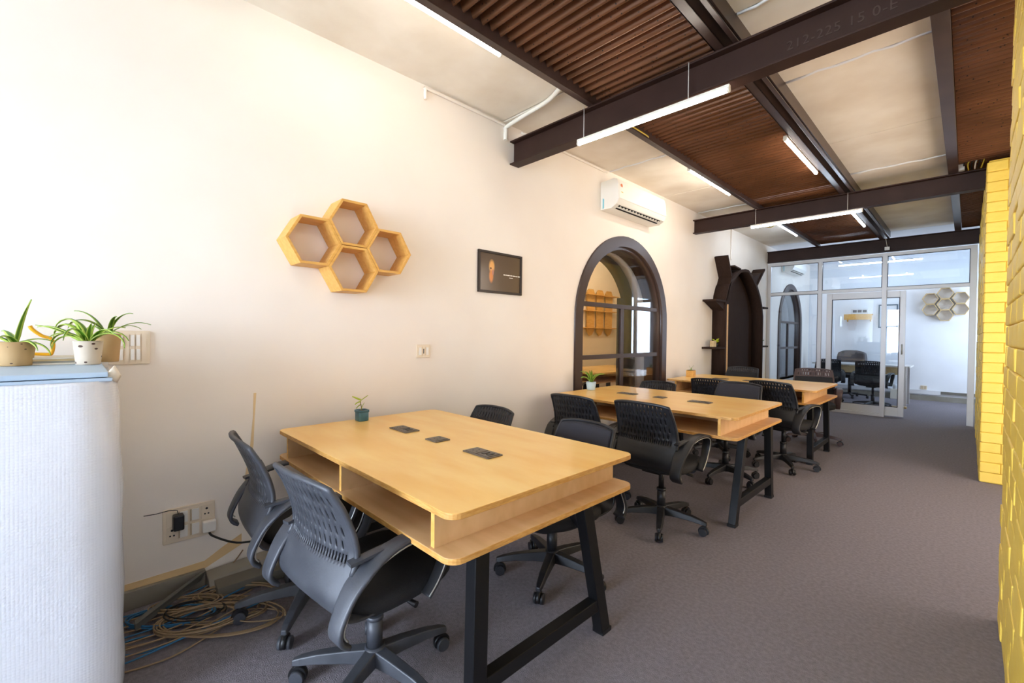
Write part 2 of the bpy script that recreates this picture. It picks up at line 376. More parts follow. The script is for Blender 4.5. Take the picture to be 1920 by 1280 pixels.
struct(B('wall_right_near', (.36,YF,0), (.5,2.9,CZ), M_wallw))
brick_wall('wall_pier', .094, .42, 5.66, 6.10, 2.80, 'yellow painted brick pier beyond the first brick wall', True, True)
# long side of the pier up to the glazing, seen at a grazing angle only
mb = MB()
for r in range(32):
    y = 6.105-(.1 if r%2 else 0)
    while y < 9.08:
        a = max(y,6.105); b = min(y+.2485,9.09)
        if b-a > .03: mb.box((.096+random.uniform(-.004,.003),a,.004+r*.087),(.115,b,.085+r*.087))
        y += .251
o = mb.done('brick', None, M_brick); o['kind'] = 'stuff'
c = struct(B('wall_right_far', (.110,6.10,0), (.42,9.09,2.80), M_mortar)); o.parent = c

# skirting: grey board and trunking along the left wall, trunking along the rear wall
mb = MB().box((WX,.9,0),(WX+.018,6.6,.09)); struct(mb.done('baseboard_left', None, M_grip))
struct(B('baseboard_rear', (-4.5,YB-.03,0), (RX,YB,.10), M_grip))
struct(B('trim_1', (-4.5,YB-.045,.13), (-.35,YB,.21), M_alu)); struct(B('trim_2', (-.35,YB-.045,.15), (RX,YB,.20), M_trunk))

# ================================================================== glazed partition
gp = struct(empty('window_2', (0,YP,0)), 'white framed glass partition across the room', 'partition')
PX = [-2.60,-1.79,-.933,.047]; fwid = .055
for x,wd in ((PX[0]+.02,.06),(PX[1],.055),(PX[2],.06),(PX[3],.07)): B('frame_post', (x-wd/2,-.03,0), (x+wd/2,.03,2.60), M_alu, gp, .003)
for z,hh in ((2.575,.05),(2.035,.05)):
    B('frame_rail', (-2.6,-.028,z-hh/2), (.05,.028,z+hh/2), M_alu, gp, .003)
B('frame_rail', (-2.6,-.028,0), (-.93,.028,.05), M_alu, gp, .003)
for a,b,z0,z1 in ((-2.57,-1.82,2.06,2.55),(-1.76,-.965,2.06,2.55),(-.90,.012,2.06,2.55),(-2.57,-1.82,.05,2.01)):
    MB().box((a,-.004,z0),(b,.004,z1)).done('glass_pane', gp, M_glass)
    mb = MB(); g = .008
    for q in (((a,-.012,z0),(b,-.006,z0+g)),((a,-.012,z1-g),(b,-.006,z1)),((a,-.012,z0),(a+g,-.006,z1)),((b-g,-.012,z0),(b,-.006,z1))): mb.box(*q)
    mb.done('gasket', gp, M_gasket)
dr = struct(empty('door_1', (0,YP+.06,0)), 'white framed sliding glass door standing half open', 'door')
dx0,dx1 = -1.70,-.676
for a,b in (((dx0,-.02,.02),(dx0+.075,.02,2.0)),((dx1-.07,-.02,.02),(dx1,.02,2.0))): B('door_stile', a, b, M_alu, dr, .003)
for a,b in (((dx0+.075,-.02,.02),(dx1-.07,.02,.16)),((dx0+.075,-.02,1.90),(dx1-.07,.02,2.0))): B('door_rail', a, b, M_alu, dr, .003)
MB().box((dx0+.075,-.004,.16),(dx1-.07,.004,1.90)).done('glass_pane', dr, M_glass)
mb = MB(); g = .01; a,b,z0,z1 = dx0+.075,dx1-.07,.16,1.90
for q in (((a,-.014,z0),(b,-.006,z0+g)),((a,-.014,z1-g),(b,-.006,z1)),((a,-.014,z0),(a+g,-.006,z1)),((b-g,-.014,z0),(b,-.006,z1))): mb.box(*q)
mb.done('gasket', dr, M_gasket)
MB().tube([(dx1-.035,-.05,1.0),(dx1-.035,-.05,1.16)],.008,8).done('door_handle', dr, M_chrome)

# ================================================================== arched windows
def arch_window(name, AC, z0, label, depth_glass=.05):
    yc, zs, r = AC
    w = struct(empty(name, (WX,yc,0)), label, 'window')
    ol = lambda rr, d=0: [(p[0]-yc,p[1]) for p in arch(yc,zs,rr,z0)]
    MB().ring(ol(r+.005), ol(r-.105), -.05, .022).done('arch_frame', w, M_frame)
    MB().ring(ol(r-.105), ol(r-.135), -.20, -.012).done('inner_frame', w, M_frame)
    MB().ring(ol(r-.03), ol(r-.128), -.33, -.20).done('reveal_band', w, M_wallw)
    MB().ring(ol(r-.02), ol(r-.14), -.50, -.33).done('outer_frame', w, mat('grey_green_paint', lin(86,84,78), .35))
    b = r-.13
    for z in (1.583-.02,1.03): B('transom', (-.06,-b,z-.022), (-.015,b,z+.022), M_frame, w, .002)
    B('mullion', (-.06,-.055,z0), (-.02,.0,1.56), M_frame, w, .002)
    B('rear_mullion', (-.47,.56,z0), (-.42,.64,1.72), bpy.data.materials['grey_green_paint'], w)
    B('sill', (-.3,-b-.02,z0-.03), (.0,b+.02,z0), M_frame, w)
    for a,c,zz0,zz1 in ((-b,-.055,z0,1.01),(0,b,z0,1.01),(-b,-.055,1.05,1.54),(0,b,1.05,1.54)): B('glass_pane', (-.043,a,zz0), (-.037,c,zz1), M_glass2, w)
    MB().prism([(q[0],q[1]) for q in [(-b,1.585)]+[(-b*math.cos(PI*k/24), zs+b*math.sin(PI*k/24)) for k in range(1,24) if zs+b*math.sin(PI*k/24) > 1.585]+[(b,1.585)]], -.043, -.037, 'x').done('glass_pane', w, M_glass2)
    return w
arch_window('window_1', AC1, .42, 'large brown framed arched window with dark bars')
arch_window('window_4', AC2, .42, 'arched window in the glazed room')

# ================================================================== tables
def socket(name, x, y, n, table_label):
    t = empty(name, (x,y,.751)); L = .075*n/2
    MB().prism(rrect(-L-.008,-.042,L+.008,.042,.006), 0, .004).done('cover_plate', t, mat('dark_socket', lin(100,88,76), .45) if 'dark_socket' not in bpy.data.materials else bpy.data.materials['dark_socket'])
    for k in range(n):
        x0 = -L+.075*k
        mb = MB().use(bpy.data.materials['dark_socket']).box((x0+.003,-.034,.004),(x0+.072,.034,.0065))
        mb.use(M_black)
        if k%2 == 0:
            for px,py in ((.038,.014),(.026,-.010),(.050,-.010)): mb.cyl((x0+px,py),.0045,.0062,.0072,8)
        else: mb.box((x0+.014,-.018,.0065),(x0+.032,.016,.0085)).box((x0+.042,-.018,.0065),(x0+.06,.016,.0085))
        mb.done('socket_module', t)
    return t
def table(y0, y1, legs, label, wh):
    x0, x1 = -2.468, -.977; t = empty('desk', ((x0+x1)/2,(y0+y1)/2,0)); cx, cy = (x0+x1)/2,(y0+y1)/2
    hx, hy = (x1-x0)/2,(y1-y0)/2; TT, th, TS = .75,.019,.623
    mb = MB().use(M_ply); mb.prism(rrect(-hx,-hy,hx,hy,.045,6), TT-th, TT)
    for f in mb.b.faces:
        if abs(f.normal.z) < .5 if f.normal.length else False: pass
    o = mb.done('tabletop', t, bevel=.002); o.data.materials.append(M_plyedge)
    for p in o.data.polygons:
        if abs(p.normal.z) < .5: p.material_index = 1
    mb = MB().use(M_plyin); mb.prism(rrect(-hx,-hy,hx,hy,.045,6), TS-th, TS)
    o = mb.done('lower_shelf', t, bevel=.002); o.data.materials.append(M_plyedge)
    for p in o.data.polygons:
        if abs(p.normal.z) < .5: p.material_index = 1
    for X in (-2.352,-1.728,-1.085):
        mb = MB().use(M_plyin); mb.box((X-cx-.009,-hy+.012,TS),(X-cx+.009,hy-.012,TT-th)); o = mb.done('divider', t); o.data.materials.append(M_pine)
        for p in o.data.polygons:
            if abs(p.normal.y) > .5: p.material_index = 1
    B('spine_panel', (-2.352-cx+.009,-.009,TS), (-1.085-cx-.009,.009,TT-th), M_plyin, t)
    for X in (-1.06,-2.38):
        (na,nb),(fa,fb) = legs
        for top,bot in ((na,nb),(fa,fb)):
            xx = X-cx; w = .024; d = .029
            mb = MB(); mb.hexa([(xx-w,bot-cy-d,0),(xx+w,bot-cy-d,0),(xx+w,bot-cy+d,0),(xx-w,bot-cy+d,0),(xx-w,top-cy-d,.58),(xx+w,top-cy-d,.58),(xx+w,top-cy+d,.58),(xx-w,top-cy+d,.58)])
            l = mb.done('leg', t, M_legs, .003)
            mb = MB().box((xx-w-.002,bot-cy-d-.002,0),(xx+w+.002,bot-cy+d+.002,.018)); mb.done('foot_cap', l, M_black)
        yy = lambda a,b,z: b+(a-b)*z/.58-cy
        mb = MB().hexa([(X-cx-.022,yy(na,nb,.115)+.03,.115),(X-cx+.022,yy(na,nb,.115)+.03,.115),(X-cx+.022,yy(fa,fb,.115)-.03,.115),(X-cx-.022,yy(fa,fb,.115)-.03,.115),
                        (X-cx-.022,yy(na,nb,.165)+.03,.165),(X-cx+.022,yy(na,nb,.165)+.03,.165),(X-cx+.022,yy(fa,fb,.165)-.03,.165),(X-cx-.022,yy(fa,fb,.165)-.03,.165)])
        mb.done('crossbar', t, M_legs, .003)
        B('top_rail', (X-cx-.025,na-cy-.1,.572), (X-cx+.025,fa-cy+.1,.604), M_legs, t)
    for Y in (-.3,.3): B('long_rail', (-2.36-cx,Y-.02,.572), (-1.08-cx,Y+.02,.604), M_legs, t)
    tag(t, label, 'desk', 'four seat plywood desks along the cream wall')
    for k,(X,n) in enumerate(((-2.035,2),(-1.735,1),(-1.41,2))):
        s = socket('desk_socket', X, cy, n, label)
        where = ['nearest the wall','in the middle','nearest the aisle'][k]
        tag(s, f'dark {"double" if n==2 else "single"} desk socket {where} on the {wh} desk', 'socket', 'power sockets let into the desktops')
    return t
table(.729,1.689, ((.895,.885),(1.44,1.585)), 'plywood desk with cubby shelf and black legs, nearest the camera', 'nearest')
table(2.885,3.875, ((3.26,3.09),(3.81,3.86)), 'plywood desk with cubby shelf in the middle, before the arched window', 'middle')
table(4.94,5.96, ((5.12,5.16),(5.82,5.9)), 'plywood desk with cubby shelf, farthest along the wall', 'farthest')

# ================================================================== chairs
def spline(P, n, closed=False):
    out = []; L = len(P)
    rng = range(L) if closed else range(L-1)
    for i in rng:
        g = (lambda k: P[k%L]) if closed else (lambda k: P[max(0,min(L-1,k))])
        p0,p1,p2,p3 = (Vector(g(i+j)) for j in (-1,0,1,2))
        for k in range(n):
            t = k/n; out.append(.5*((2*p1)+(p2-p0)*t+(2*p0-5*p1+4*p2-p3)*t*t+(3*p1-p0-3*p2+p3)*t*t*t))
    if not closed: out.append(Vector(P[-1]))
    return out
def band(mb, path, w, t, closed=True, axis=Vector((1,0,0))):
    L = len(path); rings = []
    for i,p in enumerate(path):
        ww = w[i] if isinstance(w,list) else w
        d = (path[(i+1)%L]-path[i-1]) if closed else (path[min(i+1,L-1)]-path[max(i-1,0)])
        d.normalize(); nrm = axis.cross(d).normalized()
        rings.append([mb.b.verts.new(p+axis*a*ww/2+nrm*b*t/2) for a,b in ((-1,-.6),(-.8,-1),(.8,-1),(1,-.6),(1,.6),(.8,1),(-.8,1),(-1,.6))])
    for i in range(L if closed else L-1):
        A,Bq = rings[i],rings[(i+1)%L]
        for k in range(8): mb.face([A[k],A[(k+1)%8],Bq[(k+1)%8],Bq[k]], True)
    if not closed: mb.face(rings[0][::-1]); mb.face(rings[-1])
# backrest profile: (y, z, half width)
BP = spline([(-.06,.392,.19),(-.15,.392,.205),(-.232,.415,.212),(-.262,.468,.214),(-.245,.53,.212),(-.222,.59,.208),(-.232,.66,.203),(-.262,.74,.196),(-.297,.818,.186)], 5)
def bpt(i, u):
    p = BP[i]; y,z,w = p; c = .030*u*u*(1 if z > .5 else max(0,(z-.39)/.11))
    return Vector((u*w, y+c, z))
def make_chair(pad=False, brown=False, s=0.0, armless=False):
    mc = M_dusty_daylit if brown == 2 else M_brownchair if brown else M_chair
    t = empty('office_chair')
    # star base
    arm = None
    for k in range(5):
        if arm is None:
            mb = MB()
            sec = [(.02,.028,.075,.128),(.10,.026,.080,.122),(.20,.022,.078,.110),(.262,.018,.070,.096),(.29,.012,.066,.086)]
            rings = [[mb.b.verts.new(q) for q in ((r,-w,z0),(r,w,z0),(r,w*.75,z1),(r,-w*.75,z1))] for r,w,z0,z1 in sec]
            for A,C in zip(rings,rings[1:]):
                for j in range(4): mb.face([A[j],A[(j+1)%4],C[(j+1)%4],C[j]])
            mb.face(rings[0][::-1]); mb.face(rings[-1]); arm = mb.done('base_arm', t, mc, .004); o = arm
            cm = MB(); cm.use(M_black).tube([(.275,0,.075),(.275,0,.05)],.009,8)
            cm.prism([(.275+.032*math.cos(a)-.004,.03+.032*math.sin(a)) for a in [PI*k2/8 for k2 in range(-1,10)]], -.009, .009, 'y', True)
            cm.done('caster_housing', arm)
            cw = MB().use(mc)
            for sgn in (-1,1): cw.tube([(.270,sgn*.010,.026),(.270,sgn*.024,.026)],[.026,.024],14)
            cw.done('caster_wheel', arm)
        else:
            o = clone(arm, t)
        o.rotation_euler = (0,0,2*PI*k/5)
    MB().lathe([(.036,.07),(.040,.078),(.040,.118),(.032,.135)],n=18).done('hub', t, mc)
    mb = MB().use(mc); mb.cyl((0,0),.027,.13,.235,16).lathe([(.030,.23),(.030,.245)],n=16); mb.use(M_black).cyl((0,0),.018,.24,.36+s,14); mb.done('gas_column', t)
    mb = MB(); mb.box((-.07,-.13,.345+s),(.07,.10,.375+s)).box((-.10,-.16,.366+s),(.10,.13,.384+s)).done('tilt_mechanism', t, M_black, .006)
    MB().tube([(.06,.0,.355+s),(.15,.02,.35+s),(.20,.03,.345+s)],[.006,.006,.011],8).done('height_lever', t, M_black)
    # seat
    mb = MB(); n = 36; rings = []
    for z,k in ((.372,.86),(.380,.965),(.395,1.0),(.418,1.0),(.430,.97),(.438,.88),(.442,.6),(.443,.0)):
        ring = []
        for j in range(n):
            a = 2*PI*j/n; ca,sa = math.cos(a),math.sin(a); e = .55
            x = .218*k*math.copysign(abs(ca)**e,ca); y = .01+.222*k*math.copysign(abs(sa)**e,sa)
            ring.append(mb.b.verts.new((x,y,z+s+(.012*(y/.22)**2 if y > 0 else 0)-(.02*max(0,y-.17)/.05))))
        rings.append(ring)
    for A,C in zip(rings,rings[1:]):
        for j in range(n): mb.face([A[j],A[(j+1)%n],C[(j+1)%n],C[j]], True)
    mb.face(rings[0][::-1]); bmesh.ops.remove_doubles(mb.b, verts=mb.b.verts, dist=.0002)
    mb.done('seat_cushion', t, M_cush)
    # backrest shell with slots
    mb = MB(); NU = 60; NV = len(BP)-1
    us = [-1+2*j/NU for j in range(NU+1)]
    V = [[mb.b.verts.new(bpt(i,u)+Vector((0,0,s))) for u in us] for i in range(NV+1)]
    HB = next(i for i in range(NV) if BP[i].y > .562)-0
    # corner rounding at the top
    for i in range(NV+1):
        for j,u in enumerate(us):
            v = V[i][j]; z = v.co.z-s
            if z > .74: v.co.z -= .016*abs(u)**3*(z-.74)/.078
    for i in range(NV):
        z = (BP[i].y+BP[i+1].y)/2
        for j in range(NU):
            hole = False
            q = i-HB; row, ph = q//3, q%3
            if not pad and 0 <= q < 18 and ph < 2 and 4 <= j <= NU-5:
                hole = (j%2 == 0) if row == 0 else (j%4 == (0 if row%2 else 2))
            if not hole: mb.face([V[i][j],V[i][j+1],V[i+1][j+1],V[i+1][j]], True)
    o = mb.done('backrest', t, mc); md = o.modifiers.new('thick','SOLIDIFY'); md.thickness = .007; md.offset = 0
    # rolled rim
    iz = next(i for i in range(NV+1) if BP[i].y > .54)
    def P(i,u):
        v = bpt(i,u)+Vector((0,0,s)); z = v.z-s
        if z > .74: v.z -= .016*abs(u)**3*(z-.74)/.078
        return v
    path = [P(i,-1) for i in range(iz,NV+1)]+[P(NV,u) for u in us[1:-1]]+[P(i,1) for i in range(NV,iz-1,-1)]
    MB().tube(path,.0095,8).done('back_rim', t, mc)
    if True:
        mb = MB(); i0 = next(i for i in range(NV+1) if BP[i].y > .5); i1 = NV if pad else next(i for i in range(NV+1) if BP[i].y > (.735 if s < -.03 or brown == 1 else .772))
        G = [[mb.b.verts.new(P(i,u*.95)+Vector((0,.012,0))) for u in us] for i in range(i0,i1)]
        for A,C in zip(G,G[1:]):
            for j in range(NU): mb.face([A[j],A[j+1],C[j+1],C[j]], True)
        o = mb.done('back_pad', t, M_pad if pad else M_cush); md = o.modifiers.new('thick','SOLIDIFY'); md.thickness = .012 if pad else .006; md.offset = 0
    # loop armrests
    if not armless:
        for sx in (-1,1):
            X = .236*sx; pts = []
            for (y,z) in ((-.245,.374),(-.266,.390),(-.274,.415),(-.262,.455),(-.226,.52),(-.17,.572),(-.09,.604),(.0,.612),(.08,.604),(.120,.578),(.128,.53),(.108,.47),(.075,.42),(.04,.385)):
                pts.append((X+sx*.012*max(0,(z-.5))/.1,y,z+s))
            path = spline(pts,4)
            wd = [.044+.016*max(0,min(1,(p.z-s-.45)/.1))+.022*max(0,min(1,(-.10-p.y)/.1)) for p in path]
            mb = MB(); band(mb, path, wd, .015, False); o = mb.done('armrest', t, mc)
            pin = [Vector((p.x+sx*.026, -.07+(p.y+.07)*.94, (.49+s)+(p.z-.49-s)*.915)) for p in path if p.z-s > .383]
            MB().tube(pin,.0028,5).done('piping', o, M_chrome)
            MB().bar((X-sx*.022,-.222,.582+s),(X-sx*.004,-.10,.600+s),.034,.010).done('arm_bracket', o, mc)
    return t
protos = {}
def chair(x, y, deg, s, label, base=0, pad=False, brown=False, group='office chairs around the desks'):
    k = (pad,brown,s)
    if k not in protos: protos[k] = make_chair(pad,brown,s); o = protos[k]
    else: o = clone(protos[k])
    o.location = (x,y,0); o.rotation_euler = (0,0,math.radians(deg))
    for c in o.children:
        if c.name.startswith('base_arm'):
            c.rotation_euler.z = c.rotation_euler.z+math.radians(base)
    tag(o, label, 'chair', group); return o
# each chair carries its own base turn, so clones are taken before turning: build prototypes first
def place(rows):
    for (x,y,deg,s,base,pad,brown,label,group) in rows:
        k = (pad,brown,round(s,3)); new = k not in protos
        if new:
            protos[k] = make_chair(pad,brown,s); COL_PROTO.append(protos[k])
        o = clone(protos[k]); o.location = (x,y,0); o.rotation_euler = (0,0,math.radians(deg))
        arms = [c for c in o.children if c.name.startswith('base_arm')]
        for c in arms: c.rotation_euler.z += math.radians(base-deg)
        tag(o, label, 'chair', group)
COL_PROTO = []
GA = 'office chairs around the desks'; GB = 'office chairs in the glazed room'
place([
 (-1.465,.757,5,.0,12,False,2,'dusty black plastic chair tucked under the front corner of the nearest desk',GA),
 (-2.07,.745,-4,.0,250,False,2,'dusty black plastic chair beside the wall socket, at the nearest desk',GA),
 (-2.20,1.71,178,-.055,40,False,False,'slotted black chair between the cream wall and the nearest desk, far side',GA),
 (-1.495,1.765,176,-.055,10,True,False,'black chair with grey padded back, far side of the nearest desk',GA),
 (-2.03,2.86,0,-.01,30,False,False,'black slotted chair beside the wall at the near side of the middle desk',GA),
 (-1.40,2.765,-2,.02,-65,False,False,'black chair with loop arms in the aisle gap before the middle desk',GA),
 (-2.26,4.10,180,-.05,0,False,False,'low black chair before the arched window, far side of the middle desk',GA),
 (-1.47,4.08,176,.01,-25,True,False,'chair with brown grey padded back, far side of the middle desk',GA),
 (-1.83,4.88,0,.0,20,False,False,'black slotted chair half hidden behind the padded chair, at the farthest desk',GA),
 (-1.22,4.86,-12,.02,-60,False,False,'black chair with loop arms at the aisle end of the farthest desk',GA),
 (-1.27,6.27,192,.045,0,False,True,'brown slotted chair at the far side of the farthest desk',GA),
 (-2.13,6.22,180,.02,15,False,False,'dark chair standing before the dark arched cabinet',GA),
 (-1.95,10.6,20,.02,15,False,False,'black chair at the left of the glazed room table',GB),
 (-1.16,10.15,-8,.03,35,False,False,'black chair nearest the sliding door in the glazed room',GB),
])
for p in COL_PROTO:
    def rm(o):
        for c in list(o.children): rm(c)
        bpy.data.objects.remove(o)
    rm(p)

# ================================================================== honeycomb shelves
def honeycomb(name, cells, s, depth, th, face, loc, m, label, ax='x'):
    t = empty(name, loc)
    for (a,b) in cells:
        c = empty('hexagon_cell'); c.parent = t
        O = [(a+s*math.cos(PI/3*k), b+s*math.sin(PI/3*k)) for k in range(6)]
        q = s-th*1.155; I = [(a+q*math.cos(PI/3*k), b+q*math.sin(PI/3*k)) for k in range(6)]
        for k in range(6):
            j = (k+1)%6
            MB().prism([O[k],O[j],I[j],I[k]], 0, depth, ax).done('board', c, m, .0012)
    tag(t, label, 'shelf'); return t
hh = .1299
honeycomb('honeycomb_shelf', [(-.222,0),(0,hh),(0,-hh),(.222,0)], .148, .15, .014, 1, (WX+.002,1.132,1.745), M_pine, 'honey coloured wooden shelf of four hexagons on the cream wall')
v = .11
o = honeycomb('honeycomb_shelf', [(-.34,.12+v-.11),(-.34,-.1),(-.125,.22),(-.125,.0+.0),(-.125,-.215),(.09,.12),(.09,-.1)], .125, -.12, .012, 1, (-.19,YB-.002,1.93), M_pine2, 'pale wooden honeycomb shelf of seven hexagons on the rear wall', 'y')

# ================================================================== framed picture
t = empty('framed_picture', (WX,2.405,1.735)); w,h = .235,.162
for a,b in (((0,-w,h-.018),(.018,w,h)),((0,-w,-h),(.018,w,-h+.018)),((0,-w,-h+.018),(.018,-w+.018,h-.018)),((0,w-.018,-h+.018),(.018,w,h-.018))): B('frame_side', a, b, mat('black_frame', lin(40,28,22), .35) if 'black_frame' not in bpy.data.materials else bpy.data.materials['black_frame'], t, .002)
def poster():
    M = mat('poster_print', lin(100,84,70), .15, spec=.8); N = M.node_tree; b = N.nodes['Principled BSDF']
    tc = N.nodes.new('ShaderNodeTexCoord')
    last = None; base = (*lin(100,84,70),1); prev = None
    for (cy,cz,sy,sz,c) in ((-.095,.045,.034,.06,lin(236,176,104)),(-.10,-.03,.026,.06,lin(222,140,72)),(-.083,.0,.012,.03,lin(190,130,110)),(-.105,.03,.012,.008,lin(96,58,34))):
        mp = N.nodes.new('ShaderNodeMapping'); mp.inputs['Location'].default_value = (0,-cy/sy,-cz/sz); mp.inputs['Scale'].default_value = (0,1/sy,1/sz)
        N.links.new(tc.outputs['Object'], mp.inputs[0]); g = N.nodes.new('ShaderNodeTexGradient'); g.gradient_type = 'SPHERICAL'; N.links.new(mp.outputs[0], g.inputs[0])
        k = N.nodes.new('ShaderNodeMath'); k.operation = 'MULTIPLY'; k.use_clamp = True; k.inputs[1].default_value = 2.2; N.links.new(g.outputs['Fac'], k.inputs[0])
        mx = N.nodes.new('ShaderNodeMix'); mx.data_type = 'RGBA'; N.links.new(k.outputs[0], mx.inputs['Factor']); mx.inputs[7].default_value = (*c,1)
        if prev is None: mx.inputs[6].default_value = base
        else: N.links.new(prev, mx.inputs[6])
        prev = mx.outputs[2]
    N.links.new(prev, b.inputs['Base Color']); return M
B('poster_print', (0,-w+.018,-h+.018), (.008,w-.018,h-.018), poster(), t)
mb = MB(); y = .03
for L in (.018,.012,.03,.022,.036,.014,.026): mb.box((.008,y,-.012),(.0085,y+L,-.004)); y += L+.005
mb.box((.008,.095,-.03),(.0085,.135,-.025)); mb.done('caption_line', t, M_white)
tag(t, 'black framed print of a lit face with a short white caption', 'picture')

# ================================================================== switch and socket plates
def plate(name, y0,y1,z0,z1, cols, rows, kinds, label):
    t = empty(name, (WX,(y0+y1)/2,(z0+z1)/2)); w,h = (y1-y0)/2,(z1-z0)/2
    MB().prism(rrect(-w,-h,w,h,.006,3), 0, .009, 'x').done('cover_plate', t, M_cream, .002)
    mw,mh = (2*w-.024)/cols,(2*h-.024)/rows
    for r in range(rows):
        for c in range(cols):
            a = -w+.012+c*mw; b = h-.012-(r+1)*mh; k = kinds[(r*cols+c)%len(kinds)]
            mb = MB().use(M_cream).box((.009,a+.0015,b+.002),(.012,a+mw-.0015,b+mh-.002))
            if k == 's': mb.use(M_white).box((.012,a+mw*.18,b+mh*.12),(.0155,a+mw*.82,b+mh*.88)); mb.use(M_creamd).box((.012,a+.001,b+mh*.1),(.0125,a+mw*.16,b+mh*.9))
            if k == 'p':
                mb.use(M_black)
                for py,pz in ((.5,.72),(.34,.36),(.66,.36)): mb.tube([(.0118,a+mw*py,b+mh*pz),(.0128,a+mw*py,b+mh*pz)],.0055 if pz > .5 else .004,8)
            if k == 'u': mb.use(M_black).box((.012,a+mw*.38,b+mh*.25),(.0128,a+mw*.62,b+mh*.75))
            mb.done({'s':'rocker_switch','p':'socket_module','u':'usb_port','b':'blank_module'}[k], t)
    return t
tag(plate('switch_plate', .09,.232,1.10,1.25, 6,2,['b','s','b','s','s','b'],'') , 'ivory two row switch plate on the wall beside the potted plants', 'switch')
tag(plate('switch_plate', 1.637,1.745,1.085,1.175, 3,1,['s','u','s'],''), 'small ivory switch plate alone on the cream wall', 'switch')
tag(plate('socket_plate', .276,.482,.248,.412, 4,2,['b','s','s','p','p','s','s','b'],''), 'ivory four gang socket plate low on the wall behind the left chair', 'socket')
t = empty('black_charger', (WX+.012,.332,.352)); MB().box((0,-.021,-.036),(.045,.021,.036)).done('charger_body', t, M_black, .006)
MB().tube([(.02,0,.035),(.02,-.004,.055),(.01,-.03,.06),(.006,-.08,.055),(.004,-.125,.057)],.0018,6).done('charger_lead', t, M_cablek); tag(t, 'black plug-in charger with thin lead in the low socket plate', 'charger')
t = empty('plug_top', (WX+.012,.455,.295)); MB().box((0,-.028,-.028),(.028,.028,.028)).done('plug_body', t, M_white, .006)
MB().tube(spline([(.015,0,-.028),(.03,.015,-.05),(.10,.10,-.085),(.16,.22,-.085),(.18,.35,-.11)],6),.005,8).done('plug_lead', t, M_cablek); tag(t, 'white plug with a thick black lead running behind the left chair', 'plug')
tag(plate('socket_plate', 12.0,12.001,.2,.201,1,1,['b'],''), 'x', 'x') if False else None
t = empty('socket_plate', (-.60,YB,.255)); MB().box((-.05,-.012,-.035),(.05,0,.045)).done('cover_plate', t, M_cream, .003); MB().use(M_creamd).box((-.04,-.015,-.025),(-.004,-.012,.035)).box((.004,-.015,-.025),(.04,-.012,.035)).done('socket_module', t); tag(t, 'small ivory socket plate low on the rear wall', 'socket')

# wall conduit and pipes
def pipe(name, pts, r, m, label, cat): o = MB().tube(spline(pts,6),r,8).done(name, None, m); return tag(o, label, cat)
pipe('wall_conduit', [(WX+.012,1.69,2.84),(WX+.012,1.69,2.90),(WX+.014,1.72,2.915),(WX+.014,2.1,2.915),(WX+.014,2.46,2.912)], .011, M_wall, 'white conduit along the ceiling corner before the first beam', 'conduit')
pipe('wall_conduit', [(WX+.014,2.62,2.912),(WX+.014,3.3,2.915),(WX+.014,3.86,2.912)], .010, M_wall, 'white conduit along the ceiling corner between beam and air conditioner', 'conduit')
pipe('ceiling_conduit', [(WX+.012,2.44,2.80),(WX+.014,2.44,2.87),(-2.58,2.44,2.90),(-2.35,2.43,2.918),(-2.12,2.40,2.918),(-1.95,2.33,2.918),(-1.86,2.27,2.93)], .016, M_white, 'curved white conduit crossing the left ceiling slab to the joist', 'conduit')
pipe('ceiling_conduit', [(WX+.01,7.3,2.45),(WX+.01,7.3,2.7),(WX+.01,7.3,2.93)], .008, M_wall, 'thin vertical conduit above the arched cabinet', 'conduit')
o = MB().tube([(-2.0+.05*t, 6.55+.10*math.sin(t*.9), 2.80-.10*math.sin(t/8*PI)) for t in range(9)],.006,6).done('yellow_wire', None, mat('yellow_wire', lin(206,178,60), .5)); tag(o, 'loose yellow wire drooping behind the second beam', 'wire')
o = MB().tube(spline([(-1.80,2.72,2.86),(-1.77,2.80,2.80),(-1.75,2.95,2.79),(-1.76,3.15,2.80),(-1.80,3.25,2.83)],5),.005,6).done('yellow_wire', None, bpy.data.materials['yellow_wire']); tag(o, 'yellow wire along the first joist behind the first beam', 'wire')
o = MB().tube(spline([(-.20,2.62,2.80),(-.16,2.60,2.74),(-.10,2.62,2.78),(-.05,2.66,2.90)],5),.004,6).done('yellow_wire', None, bpy.data.materials['yellow_wire']); tag(o, 'yellow wire loop hanging at the top right by the brick wall', 'wire')

# ================================================================== tube lights
def tube_light(p, q, cool, label, wires=None, m=None):
    p = Vector(p); q = Vector(q); c = (p+q)/2; t = empty('tube_light', c); d = (q-p)/2; u = d.normalized()
    MB().bar(-d,d,.026,.018).done('housing', t, M_white, .003).location = (0,0,.012)
    MB().tube([-d*.985,d*.985],.0125,10).done('diffuser', t, m or (M_ledc if cool else M_ledw)).location = (0,0,-.006)
    for e in (-1,1): MB().tube([u*e*(d.length-.012),u*e*d.length],.0145,10).done('end_cap', t, M_white).location = (0,0,-.006)
    if wires:
        for f,zt in wires: MB().tube([(d*f)+Vector((0,0,.02)),(d*f)+Vector((0,0,zt-c.z))],.0022,5).done('hanger_wire', t, M_white)
    return tag(t, label, 'light', 'slim tube lights under the ceiling')
tube_light((-1.872,.66,2.835),(-1.872,1.715,2.835),False,'lit tube light on the first joist at the top edge',None,M_leda)
tube_light((-1.917,2.49,2.585),(-.908,2.49,2.575),False,'lit tube light hanging on wires before the first beam',((-.90,2.81),(.55,2.81)))
tube_light((-1.868,4.13,2.83),(-1.868,5.17,2.83),False,'lit tube light on the first joist above the air conditioner')
tube_light((-1.03,3.98,2.815),(-1.03,5.02,2.815),False,'lit tube light on the second joist between the two beams')
tube_light((-1.885,5.92,2.60),(-.793,5.92,2.60),True,'white tube light hanging on wires before the second beam',((-.90,2.81),(.76,2.81)))
